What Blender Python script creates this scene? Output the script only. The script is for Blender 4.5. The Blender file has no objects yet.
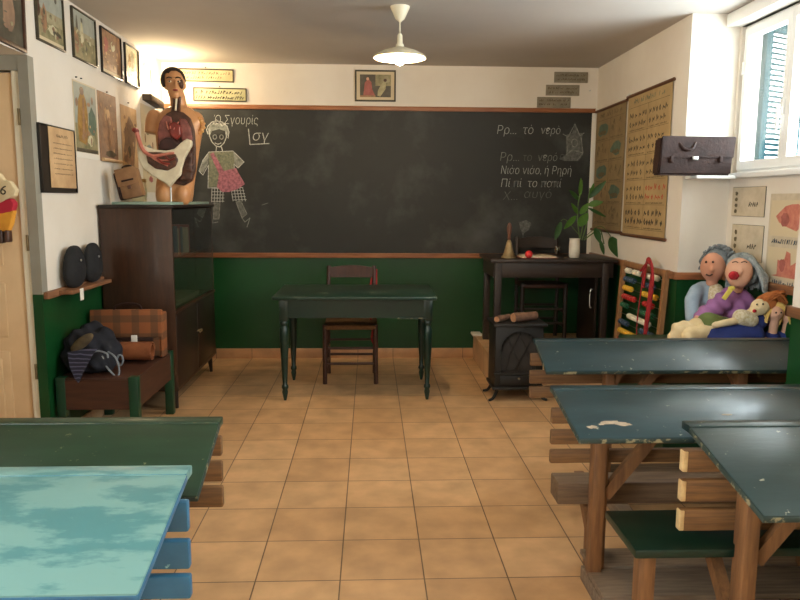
import bpy, bmesh, math, random
from mathutils import Vector, Matrix, Euler
C = bpy.context.scene.collection
PI = math.pi
random.seed(7)

# ---------------------------------------------------------------- camera survey
FP, PITCH, YAW, ROLL, HC = 707.87, 0.13923, 0.042027, 0.00583, 1.5
Fv = Vector((math.sin(YAW)*math.cos(PITCH), math.cos(YAW)*math.cos(PITCH), -math.sin(PITCH)))
Rv = Vector((math.cos(YAW), -math.sin(YAW), 0)); Uv = Rv.cross(Fv)
R2 = Rv*math.cos(ROLL)+Uv*math.sin(ROLL); U2 = -Rv*math.sin(ROLL)+Uv*math.cos(ROLL)
def at(x, y, Y):                       # a measured point of the photo on the plane at depth Y
    d = Fv*FP + R2*(x-400) - U2*(y-300)
    return Vector((0, 0, HC)) + d*(Y/d.y)

# ---------------------------------------------------------------- colour + materials
def S(r, g, b):
    f = lambda c: (c/255/12.92 if c/255 <= .04045 else ((c/255+.055)/1.055)**2.4)
    return (f(r), f(g), f(b), 1)
M = {}
def mat(name, c1, c2=None, scale=6, rough=.6, detail=5, lo=.35, hi=.65, bump=0, stretch=(1, 1, 1),
        spec=.5, metal=0, wear=None, emit=None, bscale=None, coat=0, sheen=0):
    m = bpy.data.materials.new(name); m.use_nodes = True; nt = m.node_tree; N = nt.nodes; L = nt.links
    b = N['Principled BSDF']; b.inputs['Roughness'].default_value = rough
    b.inputs['Specular IOR Level'].default_value = spec; b.inputs['Metallic'].default_value = metal
    b.inputs['Coat Weight'].default_value = coat; b.inputs['Coat Roughness'].default_value = .12
    b.inputs['Sheen Weight'].default_value = sheen
    tc = N.new('ShaderNodeTexCoord'); mp = N.new('ShaderNodeMapping'); mp.inputs['Scale'].default_value = stretch
    L.new(tc.outputs['Object'], mp.inputs['Vector'])
    def noise(sc, lo, hi, det=5, src=mp):
        n = N.new('ShaderNodeTexNoise'); n.inputs['Scale'].default_value = sc; n.inputs['Detail'].default_value = det
        n.inputs['Roughness'].default_value = .6
        L.new(src.outputs[0] if src is mp else src.outputs['Object'], n.inputs['Vector'])
        r = N.new('ShaderNodeMapRange'); r.inputs[1].default_value = lo; r.inputs[2].default_value = hi
        L.new(n.outputs[0], r.inputs[0]); return n, r
    col = None
    n, r = noise(scale, lo, hi, detail)
    if c2:
        mx = N.new('ShaderNodeMix'); mx.data_type = 'RGBA'
        mx.inputs[6].default_value = c1; mx.inputs[7].default_value = c2
        L.new(r.outputs[0], mx.inputs[0]); col = mx.outputs[2]
    else: b.inputs['Base Color'].default_value = c1
    if wear:
        wc, ws, wl, wh = wear[:4]
        n2, r2 = noise(ws, wl, wh, 8, mp if len(wear) > 4 else tc)
        m2 = N.new('ShaderNodeMix'); m2.data_type = 'RGBA'
        if col: L.new(col, m2.inputs[6])
        else: m2.inputs[6].default_value = c1
        m2.inputs[7].default_value = wc
        L.new(r2.outputs[0], m2.inputs[0]); col = m2.outputs[2]
    if col: L.new(col, b.inputs['Base Color'])
    if bump:
        n3, r3 = noise(bscale or scale*2, .2, .8, 6)
        bp = N.new('ShaderNodeBump'); bp.inputs['Strength'].default_value = bump; bp.inputs['Distance'].default_value = .01
        L.new(n3.outputs[0], bp.inputs['Height']); L.new(bp.outputs[0], b.inputs['Normal'])
    if emit:
        b.inputs['Emission Color'].default_value = emit[0]; b.inputs['Emission Strength'].default_value = emit[1]
    M[name] = m; return m

def tiles(name, c1, c2, grout, w, off, axes='xy'):
    m = mat(name, c1); nt = m.node_tree; N = nt.nodes; L = nt.links; b = N['Principled BSDF']
    tc = N.new('ShaderNodeTexCoord'); mp = N.new('ShaderNodeMapping'); mp.inputs['Location'].default_value = off
    L.new(tc.outputs['Object'], mp.inputs['Vector'])
    v = mp.outputs[0]
    if axes != 'xy':
        se = N.new('ShaderNodeSeparateXYZ'); cb = N.new('ShaderNodeCombineXYZ'); L.new(v, se.inputs[0])
        L.new(se.outputs[{'x': 0, 'y': 1, 'z': 2}[axes[0]]], cb.inputs[0]); L.new(se.outputs[{'x': 0, 'y': 1, 'z': 2}[axes[1]]], cb.inputs[1])
        v = cb.outputs[0]
    br = N.new('ShaderNodeTexBrick'); br.offset = 0; br.inputs['Scale'].default_value = 1
    br.inputs['Brick Width'].default_value = w; br.inputs['Row Height'].default_value = w
    br.inputs['Mortar Size'].default_value = .0032; br.inputs['Mortar Smooth'].default_value = .3
    br.inputs['Color1'].default_value = c1; br.inputs['Color2'].default_value = c2; br.inputs['Mortar'].default_value = grout
    L.new(v, br.inputs['Vector'])
    n = N.new('ShaderNodeTexNoise'); n.inputs['Scale'].default_value = 6; n.inputs['Detail'].default_value = 6
    L.new(tc.outputs['Object'], n.inputs['Vector'])
    r = N.new('ShaderNodeMapRange'); r.inputs[1].default_value = .3; r.inputs[2].default_value = .7; r.inputs[3].default_value = .78; r.inputs[4].default_value = 1.12
    L.new(n.outputs[0], r.inputs[0])
    mx = N.new('ShaderNodeMix'); mx.data_type = 'RGBA'; mx.blend_type = 'MULTIPLY'; mx.inputs[0].default_value = 1
    L.new(br.outputs['Color'], mx.inputs[6]); L.new(r.outputs[0], mx.inputs[7]); L.new(mx.outputs[2], b.inputs['Base Color'])
    b.inputs['Roughness'].default_value = .42
    bp = N.new('ShaderNodeBump'); bp.inputs['Strength'].default_value = .35; bp.inputs['Distance'].default_value = .003; bp.invert = True
    L.new(br.outputs['Fac'], bp.inputs['Height']); L.new(bp.outputs[0], b.inputs['Normal'])
    return m

TW = .3368
tiles('floor_tiles', S(204, 164, 120), S(190, 149, 106), S(108, 84, 60), TW, (.1209+TW*20, -2.6474+TW*20, 0))
tiles('riser_tiles', S(200, 165, 125), S(188, 150, 112), S(112, 88, 64), TW, (.1209+TW*20, -2.6474+TW*20, 0), 'yz')
tiles('skirting_tiles', S(196, 152, 112), S(184, 140, 100), S(112, 88, 64), TW, (.1209+TW*20, 0, .05), 'xz')
mat('plaster', S(226, 219, 206), S(218, 209, 194), 1.5, .9, bump=.08, bscale=40)
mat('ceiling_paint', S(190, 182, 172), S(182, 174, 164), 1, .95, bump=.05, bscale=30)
mat('green_gloss', S(12, 70, 30), S(9, 58, 25), 2, .38, bump=.06, bscale=14, wear=(S(24, 60, 34), 30, .72, .76))
mat('rail_wood', S(160, 104, 64), S(132, 80, 48), 4, .45, stretch=(1, 12, 12))
mat('rail_wood_y', S(146, 100, 66), S(118, 78, 52), 4, .5, stretch=(12, 1, 12))
mat('board_black', S(28, 30, 27), S(37, 39, 35), 2.2, .6, lo=.35, hi=.75, detail=8, wear=(S(92, 95, 92), 1.7, .50, .98))
mat('chalk', S(196, 198, 192), S(140, 143, 138), 60, .95)
mat('chalk_faint', S(112, 114, 109), S(78, 80, 76), 40, .95)
mat('chalk_grey', S(150, 152, 144), S(96, 100, 92), 30, .95)
mat('chalk_pink', S(176, 112, 124), S(120, 76, 86), 40, .95)
mat('chalk_olive', S(128, 130, 106), S(92, 96, 82), 40, .95)
mat('door_paint', S(224, 190, 146), S(212, 178, 134), 3, .5)
mat('door_edge', S(236, 228, 204), None, rough=.5)
mat('casing_grey', S(152, 148, 134), S(142, 138, 124), 4, .6)
mat('cab_wood', S(66, 40, 24), S(48, 29, 18), 5, .35, stretch=(8, 8, 1), coat=.15)
mat('cab_dark', S(38, 25, 17), S(28, 19, 13), 5, .4, stretch=(8, 8, 1))
mat('desk_brown', S(46, 34, 27), S(34, 25, 20), 5, .45, stretch=(1, 10, 10))
mat('chair_wood', S(70, 38, 26), S(52, 27, 19), 8, .45, stretch=(6, 6, 1))
mat('rush', S(128, 92, 54), S(92, 62, 36), 60, .8, bump=.5, bscale=90)
mat('table_green', S(17, 50, 38), S(12, 40, 31), 6, .32, wear=(S(120, 132, 112), 7, .60, .70))
mat('table_green_legs', S(13, 44, 34), S(10, 34, 27), 6, .3, wear=(S(80, 110, 95), 40, .72, .78))
mat('top_green', S(28, 54, 36), S(23, 46, 31), 5, .36, wear=(S(110, 112, 82), 30, .66, .70), stretch=(1, 4, 4))
mat('top_slate', S(30, 52, 56), S(24, 44, 48), 5, .28, wear=(S(140, 140, 122), 30, .665, .70), stretch=(1, 4, 4), bump=.04)
mat('top_slate_dark', S(25, 44, 43), S(20, 37, 36), 5, .28, wear=(S(150, 146, 124), 30, .65, .69), stretch=(1, 4, 4), bump=.05)
mat('worn_edge', S(34, 48, 42), S(124, 116, 86), 22, .6, lo=.54, hi=.6)
mat('top_blue', S(70, 116, 118), S(100, 138, 134), 4.6, .36, lo=.44, hi=.52, detail=9, wear=(S(66, 116, 116), 26, .7, .76), stretch=(1, 3, 3), bump=.04)
mat('frame_blue', S(48, 104, 138), S(40, 92, 124), 6, .4, wear=(S(140, 190, 196), 22, .7, .74))
mat('slat_brown', S(118, 82, 44), S(88, 59, 32), 6, .6, stretch=(1, 14, 14), wear=(S(176, 140, 96), 7, .64, .75))
mat('slat_cut', S(206, 176, 124), S(176, 140, 92), 20, .6)
mat('post_wood', S(132, 90, 52), S(100, 66, 38), 5, .6, stretch=(10, 10, 1), bump=.1)
mat('plank_grey', S(132, 112, 90), S(104, 86, 68), 5, .75, stretch=(1, 12, 12), bump=.15)
mat('seat_green', S(16, 40, 27), S(13, 33, 23), 6, .35, wear=(S(120, 116, 84), 15, .72, .75))
mat('bench_green', S(18, 66, 40), S(14, 52, 32), 6, .4)
mat('bench_brown', S(74, 44, 30), S(58, 33, 23), 5, .45, stretch=(1, 1, 8))
mat('iron', S(18, 19, 19), S(13, 14, 14), 12, .5, bump=.1)
mat('iron_door', S(40, 36, 32), S(30, 27, 24), 20, .6)
mat('steel', S(190, 190, 186), None, rough=.3, metal=1)
mat('log_bark', S(122, 88, 66), S(84, 58, 44), 18, .85, bump=.5)
mat('log_cut', S(176, 132, 98), S(150, 108, 78), 22, .85)
mat('brass', S(150, 130, 92), S(112, 94, 66), 12, .45, metal=.35)
mat('bell_wood', S(88, 54, 38), None, rough=.4)
mat('red_ball', S(196, 28, 34), S(220, 60, 56), 9, .25)
mat('paper', S(206, 192, 166), S(190, 176, 150), 12, .85)
mat('paper_white', S(224, 220, 208), None, rough=.8)
mat('ceramic', S(228, 224, 210), S(196, 188, 170), 9, .3)
mat('leaf', S(104, 150, 56), S(74, 122, 46), 10, .45)
mat('leaf_dark', S(66, 112, 50), S(52, 92, 44), 10, .45)
mat('stem', S(86, 110, 54), None, rough=.6)
mat('soil_brown', S(100, 84, 52), None, rough=.9)
mat('leather_dark', S(56, 36, 29), S(40, 25, 20), 14, .52, spec=.22, bump=.25, bscale=60)
mat('leather_brown', S(150, 110, 72), S(120, 84, 54), 8, .55, bump=.2)
mat('black_cloth', S(22, 23, 26), S(16, 17, 19), 20, .85, bump=.3)
mat('navy_cloth', S(19, 21, 33), S(13, 15, 24), 14, .85, bump=.3)
mat('suede', S(96, 82, 56), S(72, 60, 42), 20, .9)
mat('bare_wood', S(150, 132, 108), S(120, 104, 84), 30, .7)
mat('plank_brown', S(112, 88, 62), S(86, 64, 44), 5, .7, stretch=(1, 12, 12), bump=.15)
mat('strap_grey', S(120, 126, 132), None, rough=.7)
mat('blanket_roll', S(140, 80, 40), S(118, 64, 32), 10, .85, bump=.3)
mat('skin_model', S(206, 152, 104), S(190, 136, 90), 5, .4)
mat('hair_black', S(48, 34, 26), S(34, 24, 18), 20, .6, bump=.3)
mat('lung', S(150, 88, 78), S(110, 60, 54), 22, .35, bump=.3)
mat('organ_dark', S(70, 38, 34), S(50, 28, 26), 16, .3)
mat('organ_red', S(140, 52, 42), S(106, 40, 34), 16, .35)
mat('organ_brown', S(92, 58, 42), S(62, 38, 28), 30, .4, bump=.5)
mat('bone', S(224, 214, 186), S(206, 192, 162), 14, .5)
mat('muscle_pink', S(206, 134, 112), S(182, 100, 84), 20, .45)
mat('muscle_yellow', S(214, 164, 92), S(176, 112, 70), 20, .5)
mat('pale_board', S(146, 168, 150), S(134, 156, 140), 6, .5)
mat('frame_black', S(26, 22, 18), S(36, 30, 24), 20, .4)
mat('frame_olive', S(70, 64, 44), S(56, 50, 36), 20, .45)
mat('frame_brown', S(84, 54, 38), S(64, 40, 28), 20, .45)
mat('sign_cream', S(206, 192, 152), S(190, 174, 130), 8, .7)
mat('sign_green', S(196, 194, 154), S(178, 174, 130), 8, .7)
mat('ink', S(58, 52, 40), None, rough=.8)
mat('ink_soft', S(92, 78, 56), None, rough=.8)
mat('ink_red', S(176, 66, 46), None, rough=.8)
mat('ink_blue', S(72, 84, 96), None, rough=.8)
mat('plaque', S(140, 132, 112), S(122, 114, 96), 20, .6)
mat('chart_paper', S(182, 156, 110), S(160, 134, 92), 4, .7)
mat('chart_paper_old', S(148, 126, 88), S(126, 106, 74), 4, .7)
mat('chart_teal', S(92, 112, 92), S(74, 92, 80), 14, .7)
mat('chart_mark', S(86, 74, 50), S(110, 96, 64), 60, .7)
mat('rod_wood', S(96, 62, 40), None, rough=.5)
mat('parchment', S(206, 172, 128), S(182, 146, 104), 7, .7)
mat('old_print', S(158, 126, 98), S(124, 98, 78), 9, .7, detail=8)
mat('landscape', S(170, 160, 128), S(128, 120, 88), 9, .6, detail=8)
mat('landscape_green', S(110, 108, 74), S(158, 146, 110), 18, .6, detail=8)
mat('print_brown', S(170, 128, 92), S(120, 92, 70), 14, .6, detail=8)
mat('print_pale', S(206, 200, 168), S(170, 160, 118), 10, .6, detail=8)
mat('print_dark', S(92, 86, 70), S(66, 60, 48), 10, .5, detail=8)
mat('sky_blue_print', S(164, 166, 152), S(140, 146, 136), 9, .6)
mat('ochre', S(166, 128, 58), S(130, 96, 44), 24, .6)
mat('mat_card', S(206, 190, 156), None, rough=.7)
mat('print_rose', S(176, 100, 92), S(150, 84, 72), 20, .6)
mat('print_cream', S(188, 178, 138), S(150, 140, 104), 24, .6)
mat('pvc', S(236, 236, 232), None, rough=.35)
mat('shutter_teal', S(5, 40, 44), S(4, 34, 38), 6, .85, spec=.08)
mat('lamp_cream', S(236, 226, 196), None, rough=.4)
mat('bulb', S(255, 240, 200), None, emit=((1, .78, .45, 1), 45))
mat('tube_lamp', S(255, 240, 200), None, emit=((1, .80, .52, 1), 25))
mat('uplight_case', S(54, 40, 28), None, rough=.5)
mat('abacus_wood', S(168, 124, 82), S(140, 98, 62), 6, .5, stretch=(8, 8, 1))
mat('bead_white', S(232, 224, 200), None, rough=.35)
mat('bead_yellow', S(222, 172, 52), None, rough=.35)
mat('bead_red', S(188, 44, 42), None, rough=.35)
mat('bead_green', S(34, 92, 60), None, rough=.35)
mat('bead_blue', S(46, 70, 96), None, rough=.35)
mat('rope_red', S(170, 34, 40), S(130, 26, 32), 30, .8, bump=.4)
mat('wool_grey', S(168, 176, 174), S(118, 128, 128), 30, .95, bump=.4)
mat('wool_grey_dark', S(136, 142, 144), S(98, 106, 108), 30, .95)
mat('doll_skin', S(214, 168, 140), S(200, 152, 124), 6, .85)
mat('doll_tan', S(196, 140, 112), None, rough=.85)
mat('doll_cream', S(224, 206, 166), S(206, 184, 140), 10, .85, bump=.2)
mat('purple_cloth', S(158, 108, 158), S(140, 92, 144), 10, .85, bump=.3)
mat('green_cloth', S(98, 112, 58), S(80, 92, 48), 10, .85)
mat('pale_blue_cloth', S(158, 176, 192), S(138, 158, 176), 10, .85)
mat('flower_cloth', S(212, 204, 180), S(176, 160, 120), 60, .85)
mat('royal_cloth', S(34, 52, 120), S(26, 42, 98), 10, .85, bump=.3)
mat('orange_wool', S(188, 112, 56), S(160, 92, 44), 30, .9)
mat('blond_wool', S(222, 190, 112), S(200, 166, 90), 30, .9)
mat('yellow_cloth', S(214, 200, 90), None, rough=.8)
mat('rose_red', S(186, 26, 38), S(140, 18, 28), 30, .7)
mat('doll_orange', S(224, 156, 50), S(206, 136, 40), 10, .85)
mat('doll_crimson', S(176, 34, 52), None, rough=.85)
mat('book_a', S(150, 70, 58), None, rough=.6); mat('book_b', S(96, 104, 110), None, rough=.6)
mat('book_c', S(178, 160, 130), None, rough=.6); mat('book_d', S(60, 84, 70), None, rough=.6)
mat('skylit_wall', S(212, 210, 202), S(200, 198, 190), 2, .9)

def plaid():
    m = mat('tartan', S(150, 84, 42)); nt = m.node_tree; N = nt.nodes; L = nt.links; b = N['Principled BSDF']
    tc = N.new('ShaderNodeTexCoord')
    cur = None
    for ax, off in (('X', 0), ('Z', .3)):
        w = N.new('ShaderNodeTexWave'); w.bands_direction = ax; w.inputs['Scale'].default_value = 2.6; w.inputs['Phase Offset'].default_value = off*6
        L.new(tc.outputs['Object'], w.inputs['Vector'])
        r = N.new('ShaderNodeMapRange'); r.inputs[1].default_value = .62; r.inputs[2].default_value = .7; r.inputs[4].default_value = .55
        L.new(w.outputs['Fac'], r.inputs[0])
        mx = N.new('ShaderNodeMix'); mx.data_type = 'RGBA'; mx.inputs[7].default_value = S(70, 54, 36)
        if cur: L.new(cur, mx.inputs[6])
        else: mx.inputs[6].default_value = S(136, 80, 42)
        L.new(r.outputs[0], mx.inputs[0]); cur = mx.outputs[2]
    L.new(cur, b.inputs['Base Color']); b.inputs['Roughness'].default_value = .9
plaid()
def stripes(name, ca, cb, sc, axis='Z'):
    m = mat(name, ca); nt = m.node_tree; N = nt.nodes; L = nt.links
    tc = N.new('ShaderNodeTexCoord'); w = N.new('ShaderNodeTexWave'); w.bands_direction = axis; w.inputs['Scale'].default_value = sc
    w.inputs['Distortion'].default_value = 1.5
    L.new(tc.outputs['Object'], w.inputs['Vector']); r = N.new('ShaderNodeMapRange'); r.inputs[1].default_value = .75; r.inputs[2].default_value = .85
    L.new(w.outputs['Fac'], r.inputs[0]); mx = N.new('ShaderNodeMix'); mx.data_type = 'RGBA'
    mx.inputs[6].default_value = ca; mx.inputs[7].default_value = cb; L.new(r.outputs[0], mx.inputs[0])
    L.new(mx.outputs[2], N['Principled BSDF'].inputs['Base Color']); N['Principled BSDF'].inputs['Roughness'].default_value = .85
stripes('navy_stripe', S(30, 30, 48), S(84, 84, 106), 14)
def glassy(name, refl, tint):
    m = bpy.data.materials.new(name); m.use_nodes = True; N = m.node_tree.nodes; L = m.node_tree.links; N.clear()
    o = N.new('ShaderNodeOutputMaterial'); mx = N.new('ShaderNodeMixShader'); t = N.new('ShaderNodeBsdfTransparent'); t.inputs[0].default_value = tint
    g = N.new('ShaderNodeBsdfGlossy'); g.inputs['Roughness'].default_value = .03; lw = N.new('ShaderNodeLayerWeight'); lw.inputs[0].default_value = .5
    pw = N.new('ShaderNodeMath'); pw.operation = 'POWER'; pw.inputs[1].default_value = 4; L.new(lw.outputs['Facing'], pw.inputs[0])
    fr = N.new('ShaderNodeMath'); fr.operation = 'MULTIPLY_ADD'; fr.inputs[1].default_value = .9; fr.inputs[2].default_value = refl; L.new(pw.outputs[0], fr.inputs[0])
    L.new(fr.outputs[0], mx.inputs[0]); L.new(t.outputs[0], mx.inputs[1]); L.new(g.outputs[0], mx.inputs[2]); L.new(mx.outputs[0], o.inputs[0]); M[name] = m
glassy('pane_glass', .05, (.97, .99, .99, 1)); glassy('cabinet_glass', .08, (.8, .85, .82, 1)); glassy('cup_glass', .1, (.85, .85, .8, 1))

# ---------------------------------------------------------------- geometry helpers
class G:
    def __init__(s): s.bm = bmesh.new(); s.mi = 0
    def _add(s, b, Mx=None):
        if Mx is not None: bmesh.ops.transform(b, matrix=Mx, verts=b.verts)
        for f in b.faces: f.material_index = s.mi
        me = bpy.data.meshes.new('t'); b.to_mesh(me); b.free(); s.bm.from_mesh(me); bpy.data.meshes.remove(me); return s
    def box(s, x0, x1, y0, y1, z0, z1, bev=0, Mx=None, seg=2):
        b = bmesh.new(); bmesh.ops.create_cube(b, size=1)
        bmesh.ops.transform(b, matrix=Matrix.Translation(((x0+x1)/2, (y0+y1)/2, (z0+z1)/2)) @ Matrix.Diagonal((abs(x1-x0), abs(y1-y0), abs(z1-z0), 1)), verts=b.verts)
        if bev: bmesh.ops.bevel(b, geom=b.edges[:], offset=bev, segments=seg, affect='EDGES', profile=.5)
        return s._add(b, Mx)
    def cyl(s, p0, p1, r0, r1=None, n=16):
        p0, p1 = Vector(p0), Vector(p1); r1 = r0 if r1 is None else r1; d = p1-p0
        b = bmesh.new(); bmesh.ops.create_cone(b, cap_ends=True, segments=n, radius1=r0, radius2=r1, depth=d.length)
        return s._add(b, Matrix.Translation((p0+p1)/2) @ d.to_track_quat('Z', 'Y').to_matrix().to_4x4())
    def ell(s, c, r, rot=None, n=16):
        b = bmesh.new(); bmesh.ops.create_uvsphere(b, u_segments=n, v_segments=max(6, n*2//3), radius=1)
        Mx = Matrix.Translation(c) @ (Euler(rot).to_matrix().to_4x4() if rot else Matrix()) @ Matrix.Diagonal((r[0], r[1], r[2], 1))
        return s._add(b, Mx)
    def lathe(s, prof, c=(0, 0, 0), n=20):
        b = bmesh.new(); rings = []
        for r, z in prof: rings.append([b.verts.new((r*math.cos(2*PI*k/n), r*math.sin(2*PI*k/n), z)) for k in range(n)])
        for a, d in zip(rings, rings[1:]):
            for k in range(n): b.faces.new((a[k], a[(k+1) % n], d[(k+1) % n], d[k]))
        if prof[0][0] > 1e-4: b.faces.new(rings[0][::-1])
        if prof[-1][0] > 1e-4: b.faces.new(rings[-1])
        bmesh.ops.recalc_face_normals(b, faces=b.faces)
        return s._add(b, Matrix.Translation(c))
    def loft(s, rings):
        b = bmesh.new(); R = [[b.verts.new(p) for p in r] for r in rings]; n = len(R[0])
        for a, d in zip(R, R[1:]):
            for k in range(n): b.faces.new((a[k], a[(k+1) % n], d[(k+1) % n], d[k]))
        b.faces.new(R[0][::-1]); b.faces.new(R[-1]); bmesh.ops.recalc_face_normals(b, faces=b.faces)
        return s._add(b)
    def tube(s, pts, r, n=8, smooth=True, taper=None):
        pts = [Vector(p) for p in pts]
        if smooth and len(pts) > 2:
            q = []
            P = [pts[0]]+pts+[pts[-1]]
            for i in range(1, len(P)-2):
                for k in range(5):
                    t = k/5; a, b_, c_, d_ = P[i-1], P[i], P[i+1], P[i+2]
                    q.append(.5*((2*b_)+(c_-a)*t+(2*a-5*b_+4*c_-d_)*t*t+(3*b_-a-3*c_+d_)*t**3))
            q.append(pts[-1]); pts = q
        rings = []; up = Vector((0, 0, 1))
        for i, p in enumerate(pts):
            d = (pts[min(i+1, len(pts)-1)]-pts[max(i-1, 0)]).normalized()
            a = d.cross(up);
            if a.length < .05: a = d.cross(Vector((1, 0, 0)))
            a.normalize(); b = a.cross(d); t = i/(len(pts)-1)
            rr = r*(1+(taper-1)*t) if taper else r
            rings.append([p+(a*math.cos(2*PI*k/n)+b*math.sin(2*PI*k/n))*rr for k in range(n)])
        return s.loft(rings)
    def prism(s, pts, depth, Mx):          # pts 2-D in the plane u,v; extruded along +n
        b = bmesh.new(); lo = [b.verts.new((x, y, 0)) for x, y in pts]; f = b.faces.new(lo)
        if depth:
            r = bmesh.ops.extrude_face_region(b, geom=[f]); bmesh.ops.translate(b, vec=(0, 0, depth), verts=[v for v in r['geom'] if isinstance(v, bmesh.types.BMVert)])
        bmesh.ops.recalc_face_normals(b, faces=b.faces)
        return s._add(b, Mx)

def link(name, me, mats, parent=None, smooth=40):
    for m in (mats if isinstance(mats, (list, tuple)) else [mats]): me.materials.append(M[m])
    if smooth:
        me.shade_smooth(); me.set_sharp_from_angle(angle=math.radians(smooth))
    me.name = name; o = bpy.data.objects.new(name, me); C.objects.link(o); o.parent = parent; return o
def root_loc(p):
    while p.parent: p = p.parent
    return p
def part(name, g, mats, parent=None, smooth=40, local=False):
    if parent is not None and not local:
        r = root_loc(parent); Mx = Matrix.Translation(r.location) @ r.rotation_euler.to_matrix().to_4x4()
        bmesh.ops.transform(g.bm, matrix=Mx.inverted(), verts=g.bm.verts)
    me = bpy.data.meshes.new(name); g.bm.to_mesh(me); g.bm.free(); return link(name, me, mats, parent, smooth)
def fuse(g, voxel=.012, smooth=6):
    me = bpy.data.meshes.new('f'); g.bm.to_mesh(me); g.bm.free(); o = bpy.data.objects.new('f', me); C.objects.link(o)
    a = o.modifiers.new('r', 'REMESH'); a.mode = 'VOXEL'; a.voxel_size = voxel
    b = o.modifiers.new('s', 'SMOOTH'); b.iterations = smooth; b.factor = .5
    dg = bpy.context.evaluated_depsgraph_get(); m2 = bpy.data.meshes.new_from_object(o.evaluated_get(dg))
    bpy.data.objects.remove(o); q = G(); q.bm.from_mesh(m2); bpy.data.meshes.remove(m2); return q
def tag(o, label, cat, group=None, kind=None):
    if label: o['label'] = label
    if cat: o['category'] = cat
    if group: o['group'] = group
    if kind: o['kind'] = kind
    return o
def thing(name, label, cat, loc=(0, 0, 0), rz=0, group=None):
    o = bpy.data.objects.new(name, None); C.objects.link(o); o.empty_display_size = .1
    o.location = loc; o.rotation_euler = (0, 0, rz); return tag(o, label, cat, group)
def struct(name, g, mats, parent=None, smooth=30):
    o = part(name, g, mats, parent, smooth)
    if parent is None: o['kind'] = 'structure'
    return o
def one(name, g, mats, label, cat, group=None, smooth=40, loc=None):   # a thing of one mesh, origin at its base
    vs = g.bm.verts; L = Vector(loc) if loc is not None else Vector((sum(v.co.x for v in vs)/len(vs), sum(v.co.y for v in vs)/len(vs), min(v.co.z for v in vs)))
    bmesh.ops.translate(g.bm, vec=-L, verts=g.bm.verts)
    me = bpy.data.meshes.new(name); g.bm.to_mesh(me); g.bm.free(); o = link(name, me, mats, None, smooth); o.location = L
    return tag(o, label, cat, group)
def copy_tree(o, parent=None):
    c = o.copy(); C.objects.link(c); c.parent = parent
    for ch in list(o.children): copy_tree(ch, c)
    return c
def frame_at(O, U, V=(0, 0, 1)):
    U = Vector(U).normalized(); V = Vector(V).normalized(); n = U.cross(V); m = Matrix.Identity(4)
    for i, a in enumerate((U, V, n)): m[0][i], m[1][i], m[2][i] = a
    m.translation = Vector(O); return m

def ribbon(g, pts, w, Mx, d=.0006):                 # a flat chalk or ink stroke in plane coordinates
    pts = [Vector(p) for p in pts]
    for a, b in zip(pts, pts[1:]):
        t = b-a
        if t.length < 1e-6: continue
        nrm = Vector((-t.y, t.x)).normalized()*w/2; e = t.normalized()*w*.35
        g.prism([(a-e-nrm)[:], (b+e-nrm)[:], (b+e+nrm)[:], (a-e+nrm)[:]], d, Mx)
def arc(cx, cy, rx, ry, a0=0, a1=360, n=14):
    return [(cx+rx*math.cos(math.radians(a0+(a1-a0)*k/n)), cy+ry*math.sin(math.radians(a0+(a1-a0)*k/n))) for k in range(n+1)]
def disc(cx, cy, rx, ry=None, n=14): return arc(cx, cy, rx, ry or rx, 0, 360, n)[:-1]
def text_mesh(s, size, Mx, name, mt, parent, extrude=.0004, shear=0, xs=1, offset=0):
    cu = bpy.data.curves.new('t', 'FONT'); cu.body = s; cu.size = size; cu.extrude = extrude; cu.shear = shear; cu.offset = offset; cu.resolution_u = 3
    o = bpy.data.objects.new('t', cu); C.objects.link(o); dg = bpy.context.evaluated_depsgraph_get()
    me = bpy.data.meshes.new_from_object(o.evaluated_get(dg)); bpy.data.objects.remove(o)
    g = G(); g.bm.from_mesh(me); bpy.data.meshes.remove(me)
    bmesh.ops.transform(g.bm, matrix=Mx @ Matrix.Diagonal((xs, 1, 1, 1)), verts=g.bm.verts)
    return part(name, g, mt, parent, 0)
def scribble(g, x0, x1, y, h, Mx, w, rnd, n=None, gap=.12):      # a line of small handwriting-like strokes
    x = x0
    while x < x1:
        k = rnd.random()
        if k < gap: x += h*.7; continue
        p = [(x, y)]; 
        for j in range(rnd.randint(2, 4)): p.append((x+h*(.2+.15*j), y+h*rnd.uniform(0, 1)))
        ribbon(g, p, w, Mx, .0003); x += h*.85

# ================================================================ ROOM
YB, XL, XR, ZC = 6.69, -1.882, 2.106, 2.725
YN, XW, YD = 4.76, 2.43, 4.12        # end of chart wall, window wall, door wall
YP, XP = 3.19, 1.967                 # near pier
ZD = .955; ZDR = 1.02; ZB0, ZB1 = 1.0, 2.335
YF = -2.2; T = .2
g = G().box(-3.2, 3.0, YF-.1, YB+.2, -.1, 0); f = struct('floor', g, 'floor_tiles', smooth=0)
struct('ceiling', G().box(-3.2, 2.95, YF-.2, YB+.2, ZC, ZC+.1), 'ceiling_paint', smooth=0)
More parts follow.
